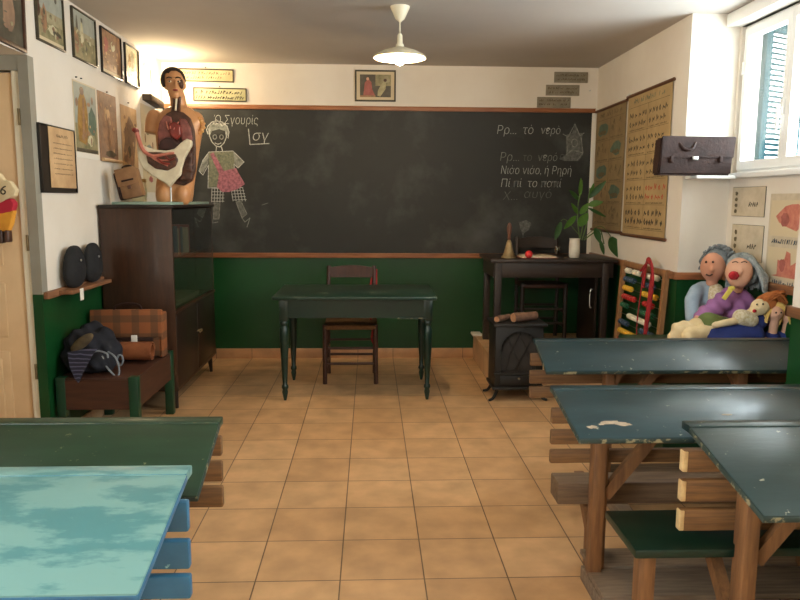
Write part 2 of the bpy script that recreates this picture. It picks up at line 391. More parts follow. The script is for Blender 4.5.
# back wall: white above, green gloss dado below (one wall, painted)
def wall(name, boxes, mats=('plaster', 'green_gloss')):
    g = G()
    for b in boxes:
        g.mi = b[6] if len(b) > 6 else 0; g.box(*b[:6])
    return struct(name, g, mats, smooth=0)
wall('wall_back', [(XL-.2, XR+.2, YB, YB+.2, 0, ZB0, 1), (XL-.2, XR+.2, YB, YB+.2, ZB0, ZC, 0)])
wall('wall_left', [(XL-.2, XL, YD+.06, YB, 0, ZD, 1), (XL-.2, XL, YD+.06, YB, ZD, 2.28, 0), (XL-.2, XL, 2.9, YB, 2.28, ZC, 0),
                   (XL-.2, XL, YF, 2.9, 0, ZD, 1), (XL-.2, XL, 1.1, 2.9, ZD, 2.5, 0), (XL-.2, XL, YF, -1.3, ZD, 2.5, 0), (XL-.2, XL, YF, 2.9, 2.5, ZC, 0)])
wall('wall_door', [(-3.2, XL-.2, YD+.06, YD+.2, 0, 2.28, 0), (-3.2, -3.1, 2.8, YD+.1, 0, 2.28, 0), (-3.2, XL-.2, 2.75, 2.9, 0, 2.28, 0), (-3.2, XL-.2, 2.75, YD+.2, 2.28, 2.4, 0)])
wall('wall_right', [(XR, XW+.14, YN, YB, 0, ZDR, 1), (XR, XW+.14, YN, YB, ZDR, ZC, 0)])
WY0, WY1, WZ0, WZ1 = 3.42, 4.735, 1.665, 2.64
wall('wall_window', [(XW, XW+.14, YP, YN, 0, ZDR, 1), (XW, XW+.14, YP, YN, ZDR, WZ0, 0), (XW, XW+.14, YP, WY0, WZ0, ZC, 0),
                     (XW, XW+.14, WY1, YN, WZ0, ZC, 0), (XW, XW+.14, WY0, WY1, WZ1, ZC, 0)])
VY0, VY1 = .7, 2.5
wall('wall_right_near', [(XP, XW+.25, VY1, YP, 0, ZDR, 1), (XP, XW+.25, VY1, YP, ZDR, ZC, 0), (XP, XP+.25, YF, VY1, 0, ZDR, 1), (XP, XP+.25, YF, VY1, ZDR, 1.3, 0),
                         (XP, XP+.25, YF, VY0, 1.3, ZC, 0), (XP, XP+.25, VY0, VY1, WZ1, ZC, 0)])
wall('wall_front', [(-3.2, 3.0, YF-.2, YF, 0, ZC, 0)])
# rails and skirting
struct('trim_1', G().box(-1.93, XR, YB-.022, YB, 2.318, 2.358, .004), 'rail_wood')
g = G().box(XL, XR, YB-.03, YB, .965, 1.008, .005); g.box(XL, XR, YB-.036, YB-.006, 1.0, 1.01, .002)
struct('trim_2', g, 'rail_wood')
struct('trim_3', G().box(XL, XL+.028, YD, YB-.03, ZD-.03, ZD+.012, .005), 'rail_wood_y')
struct('trim_4', G().box(XR-.028, XR, YN-.02, YB-.03, ZDR-.045, ZDR+.005, .005), 'rail_wood_y')
struct('trim_5', G().box(XR-.028, XW, YN-.022, YN, ZDR-.045, ZDR+.005, .005), 'rail_wood')
struct('trim_6', G().box(XW-.022, XW, YP, YN-.022, ZDR-.045, ZDR+.005, .005), 'rail_wood_y')
g = G().box(XP-.022, XP, YF, YP+.02, ZDR-.045, ZDR+.005, .005); g.box(XP-.022, XW, YP, YP+.022, ZDR-.045, ZDR+.005, .005)
struct('trim_7', g, 'rail_wood_y')
struct('baseboard_back', G().box(XL, 1.0, YB-.012, YB, 0, .095, .003), 'skirting_tiles')
struct('baseboard_left', G().box(XL, XL+.012, YD, YB-.02, 0, .095, .003), 'riser_tiles')
struct('baseboard_right', G().box(XR-.012, XR, YN, 6.6, 0, .095, .003), 'riser_tiles')
# raised tiled platform in the right corner
DX0, DX1, DY0, DZ = .99, 2.0, 5.5, .24
g = G(); g.box(DX0, DX1, DY0, YB-.013, 0, DZ-.03); g.mi = 1; g.box(DX0-.006, DX1, DY0-.006, YB-.013, DZ-.03, DZ, .003)
one('tiled_platform', g, ['riser_tiles', 'floor_tiles'], 'low tiled platform in the back right corner under the dark side desk', 'platform', smooth=0, loc=(0, 0, 0))

# door facing the room inside the doorway
g = G(); g.box(-3.05, -1.984, YD+.02, YD+.055, .01, 2.19, .003)
for z0, z1 in ((.15, .62), (.70, 1.02), (1.12, 2.05)):
    for x0, x1 in ((-2.92, -2.58), (-2.46, -2.10)):
        g.box(x0, x1, YD+.012, YD+.03, z0, z1, .008); g.box(x0+.045, x1-.045, YD+.004, YD+.02, z0+.045, z1-.045, .006)
d = struct('door_1', g, 'door_paint')
g = G(); g.box(-1.984, -1.938, YD+.005, YD+.05, 0, 2.2, .003); part('door_edge', g, 'door_edge', d)
g = G()
for z in (.5, 1.25, 1.95): g.cyl((-1.95, YD, z-.045), (-1.95, YD, z+.045), .008)
part('hinge', g, 'brass', d)
g = G().box(-1.938, XL, YD-.01, YD+.06, 0, ZD); g.mi = 1; g.box(-1.938, XL, YD-.01, YD+.06, ZD, 2.28); g.box(-3.1, -1.938, YD-.008, YD+.06, 2.2, 2.28)
struct('trim_8', g, ['green_gloss', 'casing_grey'], smooth=0)

# ---------------------------------------------------------------- windows
def window(name, x, y0, y1, z0, z1, sashes, depth=.06):
    g = G(); t = .032
    g.box(x, x+depth, y0, y1, z0, z0+t); g.box(x, x+depth, y0, y1, z1-t, z1); g.box(x, x+depth, y0, y0+t, z0+t, z1-t); g.box(x, x+depth, y1-t, y1, z0+t, z1-t)
    w = struct(name, g, 'pvc')
    for (a, b) in sashes:
        g = G(); s = .044; X0 = x-.018; X1 = x+.04
        g.box(X0, X1, a, b, z0+t-.012, z0+t+s); g.box(X0, X1, a, b, z1-t-s, z1-t+.012)
        g.box(X0, X1, a, a+s, z0+t+s, z1-t-s); g.box(X0, X1, b-s, b, z0+t+s, z1-t-s)
        q = part('sash', g, 'pvc', w)
        part('pane', G().box(x+.008, x+.014, a+s-.005, b-s+.005, z0+t+s-.005, z1-t-s+.005), 'pane_glass', q, 0)
    return w
xw = XW+.03
w = window('window_1', xw, WY0, WY1, WZ0+.03, WZ1, [(4.19, WY1-.022), (3.44, 4.188)])
g = G().box(xw-.035, xw-.018, 4.195, 4.225, 2.02, 2.11, .005); g.cyl((xw-.05, 4.21, 2.06), (xw-.03, 4.21, 2.06), .009); g.box(xw-.06, xw-.045, 4.2, 4.22, 1.93, 2.07, .006)
part('handle', g, 'pvc', w)
part('hinge', G().cyl((xw-.02, WY1-.03, 2.33), (xw-.02, WY1-.03, 2.41), .01), 'pvc', w)
struct('trim_9', G().box(XW-.10, XW+.10, WY0, YN-.002, WZ1+.0, ZC-.002, .012), 'pvc')        # roller box
struct('trim_10', G().box(XW-.05, XW+.06, WY0, YN-.004, WZ0-.005, WZ0+.03, .006), 'pvc')     # sill
window('added_window_right', XP+.08, VY0, VY1, 1.3, WZ1, [(VY0+.05, 1.6), (1.6, VY1-.05)])  # added window out of view, lets extra daylight onto the foreground
g = G()
for b_ in ((-1.3, -1.24, ZD, 2.5), (1.04, 1.1, ZD, 2.5), (-.13, -.07, ZD, 2.5), (-1.24, 1.04, ZD, ZD+.06), (-1.24, 1.04, 2.44, 2.5)): g.box(XL-.14, XL-.08, *b_)
struct('added_window_left', g, 'pvc')  # added unseen window, opened to send daylight to the right side
# shutters outside
def shutter(name, label, p0, p1, z0=1.62, z1=2.7):
    p0, p1 = Vector(p0), Vector(p1); d = (p1-p0); L = d.length; r = thing(name, label, 'shutter', (p0.x, p0.y, z0), math.atan2(d.y, d.x))
    h = z1-z0; g = G()
    g.box(0, .07, -.02, .02, 0, h, .004); g.box(L-.07, L, -.02, .02, 0, h, .004); g.box(0, L, -.02, .02, 0, .08, .004); g.box(0, L, -.02, .02, h-.08, h, .004)
    part('frame', g, 'shutter_teal', r, local=True)
    g = G(); z = .1
    while z < h-.09:
        g.box(.06, L-.06, -.014, .014, z-.003, z+.003, 0, Matrix.Translation((0, 0, z)) @ Matrix.Rotation(.8, 4, 'X') @ Matrix.Translation((0, 0, -z))); z += .035
    part('louvres', g, 'shutter_teal', r, local=True, smooth=0)
shutter('window_shutter', 'turquoise louvred shutter folded open outside the far end of the window', (XW+.16, 4.745), (XW+.56, 4.96))

# ================================================================ LEFT WALL PICTURES
def picture(name, label, cat, O, U, w, h, frame_mat, fw, shapes, group=None, card=None, depth=.018, tilt=0, base='old_print'):
    """shapes: (material, polygon in 0..1 u,v)"""
    Mx = frame_at(O, U); Mx = Mx @ Matrix.Rotation(tilt, 4, 'Z')
    c = Mx @ Vector((w/2, 0, 0)); r = thing(name, label, cat, c, 0, group)
    if frame_mat:
        g = G()
        for b in ((0, w, 0, fw), (0, w, h-fw, h), (0, fw, fw, h-fw), (w-fw, w, fw, h-fw)): g.box(b[0], b[1], b[2], b[3], 0, depth, .002, Mx)
        part('frame', g, frame_mat, r)
    if shapes and base in ('landscape', 'print_brown', 'print_pale', 'print_dark', 'mat_card', 'parchment') and not depth == .003:
        q = random.Random(int(O[1]*1000)); pal = {'landscape': ('landscape', 'landscape_green', 'print_dark', 'old_print', 'print_pale'), 'print_dark': ('print_dark', 'landscape_green', 'old_print')}.get(base, ('old_print', 'print_brown', 'parchment'))
        if base == 'print_pale': pal = ('print_pale', 'landscape', 'parchment')
        for k in range(26 if base != 'mat_card' else 14):
            cx, cy = q.uniform(.12, .88), q.uniform(.16, .85 if base != 'landscape' else .6); shapes.append((q.choice(pal), blotch(cx, cy, q.uniform(.015, .07), q.uniform(.012, .06), k+int(O[1]*100), 8)))
    mats = [base]; g = G(); z = .006 if frame_mat else .0015
    g.box(fw*.8, w-fw*.8, fw*.8, h-fw*.8, .0004, z, 0, Mx)
    iw, ih = w-2*fw, h-2*fw; z += .0002
    for i, (m, poly) in enumerate(shapes):
        if m not in mats: mats.append(m)
        g.mi = mats.index(m); g.prism([(fw+x*iw, fw+y*ih) for x, y in poly], .0002, Mx @ Matrix.Translation((0, 0, z+.0001*i)))
    part('print', g, mats, r, 0); return r, Mx
def blotch(cx, cy, rx, ry, seed, n=12):
    q = random.Random(seed); return [(min(.985, max(.015, cx+rx*(.7+.45*q.random())*math.cos(2*PI*k/n))), min(.985, max(.015, cy+ry*(.7+.45*q.random())*math.sin(2*PI*k/n)))) for k in range(n)]
def rect(a, b, c, d): return [(a, c), (b, c), (b, d), (a, d)]
UY = (0, 1, 0); XP0 = XL+.001
picture('framed_picture', 'farmyard scene print in thin brown frame, first of the upper row beside the doorway', 'picture', (XP0, 4.228, 2.388), UY, .365, .312, 'frame_olive', .01,
        [('sky_blue_print', rect(0, 1, .55, 1)), ('landscape', rect(0, 1, .3, .62)), ('landscape_green', rect(0, 1, .08, .4)), ('mat_card', rect(0, 1, 0, .08)), ('print_brown', blotch(.28, .45, .12, .28, 1)), ('frame_brown', blotch(.1, .6, .05, .2, 2)), ('print_pale', blotch(.6, .3, .2, .1, 3)), ('print_dark', blotch(.75, .25, .2, .06, 4)), ('print_dark', blotch(.75, .9, .05, .05, 5))], 'pictures in the upper row on the left wall', base='landscape')
picture('framed_picture', 'grey-green print of tall figures, second of the upper row on the left wall', 'picture', (XP0, 4.72, 2.388), UY, .385, .312, 'frame_olive', .009,
        [('sky_blue_print', rect(0, 1, .6, 1)), ('landscape_green', rect(0, 1, 0, .45)), ('print_dark', blotch(.2, .6, .05, .3, 6)), ('print_pale', blotch(.4, .55, .08, .3, 7)), ('print_dark', blotch(.42, .85, .05, .06, 8)), ('print_brown', blotch(.15, .35, .12, .25, 9))], 'pictures in the upper row on the left wall', base='landscape')
picture('framed_picture', 'reddish-brown print of a gathering, third of the upper row on the left wall', 'picture', (XP0, 5.2, 2.38), UY, .40, .312, 'frame_black', .008,
        [('print_brown', rect(0, 1, .1, 1)), ('old_print', blotch(.5, .5, .35, .3, 10)), ('print_rose', blotch(.25, .65, .12, .2, 11)), ('print_pale', blotch(.6, .7, .12, .12, 12)), ('mat_card', rect(0, 1, 0, .08))], 'pictures in the upper row on the left wall', base='print_brown')
picture('framed_picture', 'pale landscape print in dark frame, fourth of the upper row on the left wall', 'picture', (XP0, 5.686, 2.385), UY, .32, .30, 'frame_black', .008,
        [('print_pale', rect(0, 1, .0, 1)), ('landscape', blotch(.5, .65, .3, .2, 13)), ('landscape_green', blotch(.6, .8, .2, .12, 14)), ('ochre', blotch(.35, .6, .08, .2, 15))], 'pictures in the upper row on the left wall', base='print_pale')
picture('framed_picture', 'pale yellow-green print lit by the wall lamp, last of the upper row', 'picture', (XP0, 6.11, 2.40), UY, .33, .27, None, .0,
        [('print_pale', rect(.03, .97, .03, .97)), ('landscape_green', blotch(.3, .75, .2, .15, 16)), ('ochre', blotch(.7, .5, .12, .3, 17))], 'pictures in the upper row on the left wall', base='mat_card')
picture('dark_framed_picture', 'dark picture in brown frame hung over the doorway', 'picture', (XP0, 3.45, 2.30), UY, .63, .36, 'frame_brown', .02,
        [('print_dark', rect(.02, .98, .02, .98)), ('landscape_green', blotch(.35, .5, .2, .3, 18)), ('old_print', blotch(.75, .5, .12, .35, 19))], tilt=-.03, base='print_dark')
# lower row
picture('hanging_poster', 'poster of a robed ochre figure in a green landscape, pinned below the upper row', 'poster', (XP0, 4.692, 1.765), UY, .385, .485, None, 0,
        [('sky_blue_print', rect(.03, .97, .3, .98)), ('landscape_green', rect(.03, .97, .12, .45)), ('chart_teal', blotch(.75, .5, .18, .2, 20)), ('ochre', [(.16, .22), (.48, .18), (.56, .35), (.58, .6), (.52, .78), (.44, .86), (.3, .86), (.2, .76), (.13, .5)]), ('frame_brown', disc(.36, .89, .09, .055)), ('print_brown', [(.3, .25), (.4, .22), (.46, .8), (.38, .8)]), ('print_pale', blotch(.65, .25, .14, .08, 21)), ('print_dark', rect(.03, .97, .08, .13)), ('paper_white', rect(0, 1, 0, .075))], base='mat_card')
r, _ = picture('hanging_poster', 'faded brown parchment poster with curled lower edge, between ochre figure poster and rounded parchment', 'poster', (XP0, 5.10, 1.765), UY, .36, .48, None, 0,
        [('old_print', [(.05, .03), (.95, .03), (.97, .95), (.9, .97), (.07, .97)]), ('print_brown', blotch(.5, .5, .3, .38, 22)), ('parchment', blotch(.45, .7, .15, .12, 23)), ('ink_soft', blotch(.6, .12, .3, .05, 24))], base='print_brown')
part('curled_edge', G().cyl((XL+.022, 5.10, 1.775), (XL+.022, 5.46, 1.775), .012), 'parchment', r)
picture('hanging_poster', 'tall rounded tan parchment sheet hanging from a nail beside the anatomical torso', 'poster', (XP0, 5.55, 1.68), UY, .37, .53, None, 0,
        [('parchment', rect(.06, .94, .85, .97)), ('old_print', blotch(.5, .5, .42, .33, 25)), ('print_brown', blotch(.45, .3, .3, .2, 26)), ('ink_soft', blotch(.45, .35, .1, .1, 27))], base='parchment')
picture('hanging_poster', 'pale cream illustrated sheet on the left wall behind the anatomical torso', 'poster', (XP0, 6.03, 1.56), UY, .42, .72, None, 0,
        [('landscape_green', blotch(.4, .75, .2, .08, 28)), ('ochre', blotch(.5, .3, .2, .06, 29)), ('sky_blue_print', blotch(.5, .5, .2, .06, 30)), ('print_rose', blotch(.5, .15, .15, .04, 31))], base='mat_card')
for y, z, lab in ((4.75, 2.27, 'small nail above the ochre figure poster, the one nearer the doorway'), (4.83, 2.275, 'small nail above the ochre figure poster, the one farther from the doorway'), (5.28, 2.255, 'small nail above the faded brown parchment poster'), (5.73, 2.24, 'small nail above the tall rounded parchment sheet')):
    one('wall_nail', G().cyl((XL, y, z), (XL+.012, y, z), .004, n=8), 'iron', lab, 'nail', 'nails over the lower row of posters')
r, Mx = picture('framed_document', 'wide black frame with parchment certificate set to its right, by the doorway', 'picture', (XP0, 4.165, 1.535), UY, .485, .392, 'frame_black', .008, [], base='frame_black')
g = G(); g.box(.12, .475, .03, .385, .008, .014, .003, Mx); g.mi = 1
rnd = random.Random(3); scribble(g, .22, .38, .33, .016, Mx @ Matrix.Translation((0, 0, .0142)), .003, rnd)
for k in range(7): scribble(g, .17, .43, .29-.03*k, .007, Mx @ Matrix.Translation((0, 0, .0142)), .0012, rnd)
part('parchment_sheet', g, ['parchment', 'ink_soft'], r, 0)

# wall uplighter between the rows
r = thing('wall_uplighter', 'dark slanting trough lamp on left wall near the corner, glowing upwards', 'wall lamp', (XL, 6.28, 2.30))
g = G(); Mx = Matrix.Translation((0, 6.28, 2.33)) @ Matrix.Rotation(-.06, 4, 'X') @ Matrix.Translation((0, -6.28, -2.33))
g.box(XL+.002, XL+.07, 6.1, 6.46, 2.30, 2.31, .002, Mx); g.box(XL+.066, XL+.074, 6.1, 6.46, 2.30, 2.352, .002, Mx); g.box(XL+.002, XL+.07, 6.095, 6.103, 2.30, 2.352, 0, Mx); g.box(XL+.002, XL+.07, 6.457, 6.465, 2.30, 2.352, 0, Mx)
part('trough', g, 'uplight_case', r)
part('tube', G().cyl((XL+.035, 6.13, 2.332), (XL+.035, 6.43, 2.332), .011), 'tube_lamp', r)

# ================================================================ BACK WALL
Mb = frame_at((0, YB-.0005, 0), (1, 0, 0))          # plane coordinates = world X, Z ; normal towards the camera
bb = thing('blackboard', 'wide blackboard with Greek chalk writing filling the wall between the two wooden rails', 'blackboard', (.08, YB-.008, 1.01))
part('writing_surface', G().box(-1.90, 2.06, YB-.008, YB-.0005, 1.01, 2.318), 'board_black', bb, 0)
part('end_strip', G().box(2.06, 2.10, YB-.014, YB-.0005, 1.01, 2.318, .002), 'paper_white', bb)
YC = YB-.0082
def bpt(x, y): p = at(x, y, YC); return (p.x, p.z)
Mc = frame_at((0, YC, 0), (1, 0, 0))
def chalk_text(s, x, y, hpx, mt='chalk', xs=1, shear=.15):
    p = bpt(x, y); size = hpx*YC/FP
    text_mesh(s, size, frame_at((p[0], YC-.0003, p[1]), (1, 0, 0)), 'chalk_writing', mt, bb, shear=shear, xs=xs, offset=-.002)
chalk_text('Ὁ Σγουρίς', 213, 124, 12, xs=.72)
g = G(); ribbon(g, [bpt(248.5, 129), bpt(250, 144.5), bpt(269, 143.5)], .008, Mc); part('chalk_line', g, 'chalk', bb, 0)
chalk_text('σγ', 251.5, 140.5, 14)
chalk_text('Ρρ...', 496, 134, 12, xs=.9); chalk_text('τὸ', 522, 134, 12, xs=.9); chalk_text('νερὸ', 540, 134, 11, xs=.8)
chalk_text('Ρρ...', 499, 161, 12, 'chalk_grey', .9); chalk_text('το', 522, 161, 11, 'chalk_faint', .85); chalk_text('νερό', 537, 161, 11, 'chalk_grey', .8); chalk_text('αυτο', 559, 160, 11, 'chalk_faint', .8)
chalk_text('Νιάο νιάο, ἡ Ρηρή', 500, 174, 11.5, xs=.74)
chalk_text('Πί πί  το παπί', 500, 187, 11.5, xs=.86)
chalk_text('Χ...', 502, 200, 12, 'chalk_faint'); chalk_text('αυγό', 523, 198, 12, 'chalk_faint')
# chalk boy
def chalk_shape(polys, mt, name='chalk_drawing', dz=0):
    g = G()
    for p in polys: g.prism([bpt(*q) for q in p], .0003, Mc @ Matrix.Translation((0, 0, dz)))
    return part(name, g, mt, bb, 0)
def chalk_lines(lines, mt, w=.008, dz=.0004):
    g = G()
    for l in lines: ribbon(g, [bpt(*q) for q in l], w, Mc @ Matrix.Translation((0, 0, dz)), .0003)
    return part('chalk_drawing', g, mt, bb, 0)
def cl(l): return l+[l[0]]
hair = [(208, 129), (210, 125), (214, 123), (219, 124), (224, 123), (228, 128), (228.5, 134), (226, 137), (225, 131), (219, 129), (212, 131), (210, 135), (208, 134)]
chalk_shape([hair], 'chalk_grey')
chalk_lines([[(210, 130), (209.5, 136), (212, 142), (216, 146), (220, 147), (224, 143), (226.5, 137), (226, 131)], arc(214.8, 137, 1.8, 2.2), arc(221.5, 137, 1.8, 2.2), [(215, 143), (218, 144.3), (221, 143)], [(216.5, 147), (216, 151)], [(221.5, 147), (222.5, 151)], [(213, 124), (216, 119.5), (219, 122), (222, 126), (225, 124)],
             [(208, 134), (206.5, 130), (208, 126), (212, 122), (216, 121), (222, 122), (227, 126), (229, 132), (228, 138)]], 'chalk', .008)
shirt = [(209, 152), (216, 151), (223, 152), (233, 151), (244, 162), (238, 168), (234, 164), (236, 172), (209, 187), (208, 165), (202, 174), (199, 170)]
chalk_shape([[(209, 152), (233, 151), (235, 165), (234, 186), (208, 187)]], 'chalk_olive')
chalk_shape([[(233, 151), (244, 162), (238, 167.5), (234, 163)], [(209, 152), (203, 160), (199, 171), (203, 173), (208, 164)]], 'chalk_grey')
chalk_lines([cl([(209, 152), (233, 151), (244, 162), (238, 168), (234, 164), (235, 186), (208, 188), (208.5, 165), (203, 175), (199, 171), (203, 160)]), arc(219, 156, .6, .6), arc(219, 162, .6, .6), arc(219.5, 168, .6, .6)], 'chalk', .006)
chalk_shape([[(210, 154), (213.5, 152.5), (224, 171), (236, 168), (238, 172), (245, 184), (238, 189), (229, 192), (222, 192), (217, 187), (219, 174)]], 'chalk_pink', dz=.0007)
chk = []
for i in range(5): chk.append([(212+i*2.8, 188), (211.5+i*2.8, 202)]); chk.append([(231+i*2.9, 187.5), (233+i*3.1, 201)])
for j in range(5): chk.append([(212, 188.5+j*3.2), (224, 188.5+j*3.2)]); chk.append([(230.5+j*.6, 188+j*3), (243+j*.8, 187.5+j*3)])
chalk_lines(chk, 'chalk', .0055)
chalk_shape([[(214, 203), (220, 203), (219, 219), (213.5, 219)], [(236, 202), (241, 201), (247, 214), (242, 218)]], 'chalk_faint')
chalk_lines([cl([(214, 203), (220, 203), (219, 219), (213.5, 219)]), cl([(236, 202), (241, 201), (247, 214), (242, 218)]), [(213, 219), (212.5, 223), (218, 222)], [(242, 218), (245, 222), (250, 218), (247, 227)]], 'chalk_grey', .006)
# chalk house and smudges
chalk_shape([[(566, 135), (572, 133), (575, 125), (579, 133), (583, 133), (582, 140), (583, 155), (578, 161), (565, 161), (559, 159), (566, 155)]], 'chalk_faint')
chalk_lines([[(563, 134), (568, 137), (575, 124), (580, 136), (584, 133)], [(567, 137), (567.5, 154)], [(581, 137), (583, 153), (577, 160)], arc(574.5, 143, 3, 4), [(570, 151), (579, 151)], [(566, 155), (572, 150), (583, 153)]], 'chalk_grey', .007)
chalk_lines([[(262, 205), (268, 203)], [(519, 222), (523, 235), (528, 222)], [(520, 224), (524, 228), (531, 225)], [(523, 235), (523, 240)]], 'chalk_faint', .007)
chalk_shape([blotch(0, 0, 1, 1, 77)] and [[(520, 222), (526, 220), (531, 223), (529, 230), (524, 233), (520, 229)]], 'chalk_faint')

UX = (1, 0, 0)
def sign(label, x0, x1, z0, z1, base, frame, seed, ink, rows, tilt=0, group=None):
    r, Mx = picture('framed_sign', label, 'sign', (x0, YB-.001, z0), UX, x1-x0, z1-z0, frame, .010, [], tilt=tilt, base=base, group=group, depth=.014)
    g = G(); rnd = random.Random(seed); Mt = Mx @ Matrix.Translation((0, 0, .0065)); mats = ink; h = z1-z0
    for i, (a, b, v, s, w) in enumerate(rows):
        g.mi = i % len(ink); scribble(g, a*(x1-x0), b*(x1-x0), v*h, s, Mt, w, rnd)
    part('lettering', g, mats, r, 0)
    g = G().cyl((x0+(x1-x0)/2, YB-.001, z1+.008), (x0+(x1-x0)/2, YB-.012, z1+.008), .005, n=8); part('hook', g, 'iron', r)
sign('framed cream sign with two handwritten lines, upper one at the left of back wall', -1.735, -1.238, 2.558, 2.672, 'sign_cream', 'frame_olive', 5, ['ink_soft'], [(.07, .92, .58, .026, .004), (.15, .78, .25, .024, .004)], tilt=-.012)
sign('framed yellow-green sign with dark lettering, just above the blackboard left end', -1.606, -1.125, 2.388, 2.508, 'sign_green', 'frame_olive', 6, ['ink', 'frame_olive'], [(.05, .92, .56, .03, .006), (.05, .92, .18, .026, .006)], tilt=-.012)
r, Mx = picture('framed_picture', 'small black-framed print of a figure in rose beside a pale figure, above the blackboard', 'picture', (-.141, YB-.001, 2.40), UX, .372, .278, 'frame_olive', .014, [], base='mat_card')
picture_shapes = [('print_dark', rect(.12, .88, .14, .86)), ('landscape_green', rect(.5, .88, .5, .86)), ('landscape', blotch(.75, .7, .12, .14, 40)), ('print_rose', [(.2, .16), (.5, .16), (.42, .4), (.4, .62), (.32, .72), (.24, .6), (.22, .4)]), ('doll_skin', disc(.31, .72, .035, .05)), ('print_cream', [(.55, .18), (.62, .16), (.75, .4), (.76, .6), (.7, .64), (.6, .45), (.56, .35)]), ('frame_brown', disc(.74, .68, .04, .05)), ('print_brown', rect(.12, .5, .14, .2))]
g = G(); mats = []
for i, (m, poly) in enumerate(picture_shapes):
    if m not in mats: mats.append(m)
    g.mi = mats.index(m); g.prism([(x*.372, y*.278) for x, y in poly], .0002, Mx @ Matrix.Translation((0, 0, .0065+.0003*i)))
part('image', g, mats, r, 0)
for lab, x, z in (('grey lettered plaque nearest the ceiling in the back right corner', 1.692, 2.588), ('grey lettered plaque between the two others in the stepped group', 1.618, 2.472), ('grey lettered plaque resting just above the blackboard rail', 1.54, 2.362)):
    r = thing('wall_plaque', lab, 'plaque', (x+.157, YB-.001, z), 0, 'stepped grey plaques'); Mx = frame_at((x, YB-.001, z), UX)
    part('plate', G().box(0, .313, 0, .096, 0, .012, .002, Mx), 'plaque', r)
    g = G(); rnd = random.Random(int(z*1000)); Mt = Mx @ Matrix.Translation((0, 0, .0122))
    scribble(g, .02, .29, .058, .018, Mt, .004, rnd, gap=.2); scribble(g, .02, .29, .022, .018, Mt, .004, rnd, gap=.2)
    part('lettering', g, 'ink_soft', r, 0)
one('wall_nail', G().cyl((2.03, YB, 2.52), (2.03, YB-.02, 2.52), .006, n=8), 'steel', 'small nail on the back wall right of the grey plaques', 'nail')

# ================================================================ WALL CHARTS (right wall)
def chart(label, y_far, y_near, z0, z1, kind, seed):
    w = y_far-y_near; h = z1-z0; Mx = frame_at((XR-.001, y_far, z0), (0, -1, 0)); r = thing('wall_chart', label, 'wall chart', (XR, (y_far+y_near)/2, z0), 0, 'roll-down school charts')
    g = G(); g.box(.01, w-.01, .01, h-.01, .008, .011, 0, Mx); mats = ['chart_paper' if kind else 'chart_paper_old', 'chart_mark', 'ink', 'ink_red', 'chart_teal']; rnd = random.Random(seed)
    Mt = Mx @ Matrix.Translation((0, 0, .0112)); g.mi = 4 if kind else 1
    scribble(g, w*.16, w*.84, h*.935, h*.032, Mt, .007, rnd)
    g.mi = 1; rows = 5; top = h*.91; rh = (top-h*.05)/rows
    ribbon(g, [(w*.5, h*.05), (w*.5, top)], .004, Mt)
    for i in range(rows+1): ribbon(g, [(w*.05, h*.05+rh*i), (w*.95, h*.05+rh*i)], .003, Mt)
    for i in range(rows):
        for j in range(2):
            x0 = w*(.07+.46*j); x1 = x0+w*.38; y = h*.05+rh*i
            if kind:
                g.mi = 3 if (i == 1 and j == 1) else 2
                for q in (.58, .22):
                    x = x0
                    while x < x1:
                        a = rnd.uniform(.5, 1.2); k_ = rnd.random()
                        ribbon(g, [(x, y+rh*q), (x+.01, y+rh*(q+.2*a)), (x+.028, y+rh*(q+.04)), (x+.038, y+rh*(q+.22*a*k_))] if k_ > .4 else [(x+.02, y+rh*(q+.2*a)), (x+.004, y+rh*(q+.1)), (x+.018, y+rh*q), (x+.032, y+rh*(q+.09)), (x+.02, y+rh*(q+.17))], .011 if i == 0 else .008, Mt, .0004); x += rnd.uniform(.045, .085)
                g.mi = 1; scribble(g, x0, x1, y+rh*.05, rh*.05, Mt, .003, rnd)
            else:
                if (i+j) % 2 == 0 and i > 0 or i == 4 and j == 0:
                    g.mi = 4; g.prism([(x0+(x1-x0)*u, y+rh*(.2+.7*v)) for u, v in blotch(.5, .5, .5, .5, seed+i*3+j)], .0003, Mt)
                    g.mi = 1; g.prism([(x0+(x1-x0)*u, y+rh*(.2+.7*v)) for u, v in blotch(.5, .3, .35, .15, seed+i*3+j+50)], .0003, Mt @ Matrix.Translation((0, 0, .0003)))
                else:
                    g.mi = 1
                    for q in range(7):
                        xx = rnd.uniform(x0, x1-.02); yy = y+rh*rnd.uniform(.25, .75); ribbon(g, [(xx, yy), (xx+.02, yy+.03), (xx+.035, yy-.01)], .008, Mt)
                g.mi = 1; scribble(g, x0, x1, y+rh*.06, rh*.07, Mt, .004, rnd)
    part('printed_sheet', g, mats, r, 0)
    for nm, v in (('top_rod', h), ('bottom_rod', 0)):
        part(nm, G().cyl(Mx @ Vector((-.01, v, .012)), Mx @ Vector((w+.01, v, .012)), .0125), 'rod_wood', r)
    part('hanging_clip', G().box(w*.0-.02, w*0+.03, h-.005, h+.03, .002, .02, .003, Mx), 'paper_white', r)
chart('faded picture chart with teal panels hanging nearest the blackboard', 6.655, 5.87, 1.245, 2.325, 0, 11)
chart('yellow school chart with rows of handwritten letters, some red, next to window pier', 5.845, 4.975, 1.235, 2.343, 1, 12)

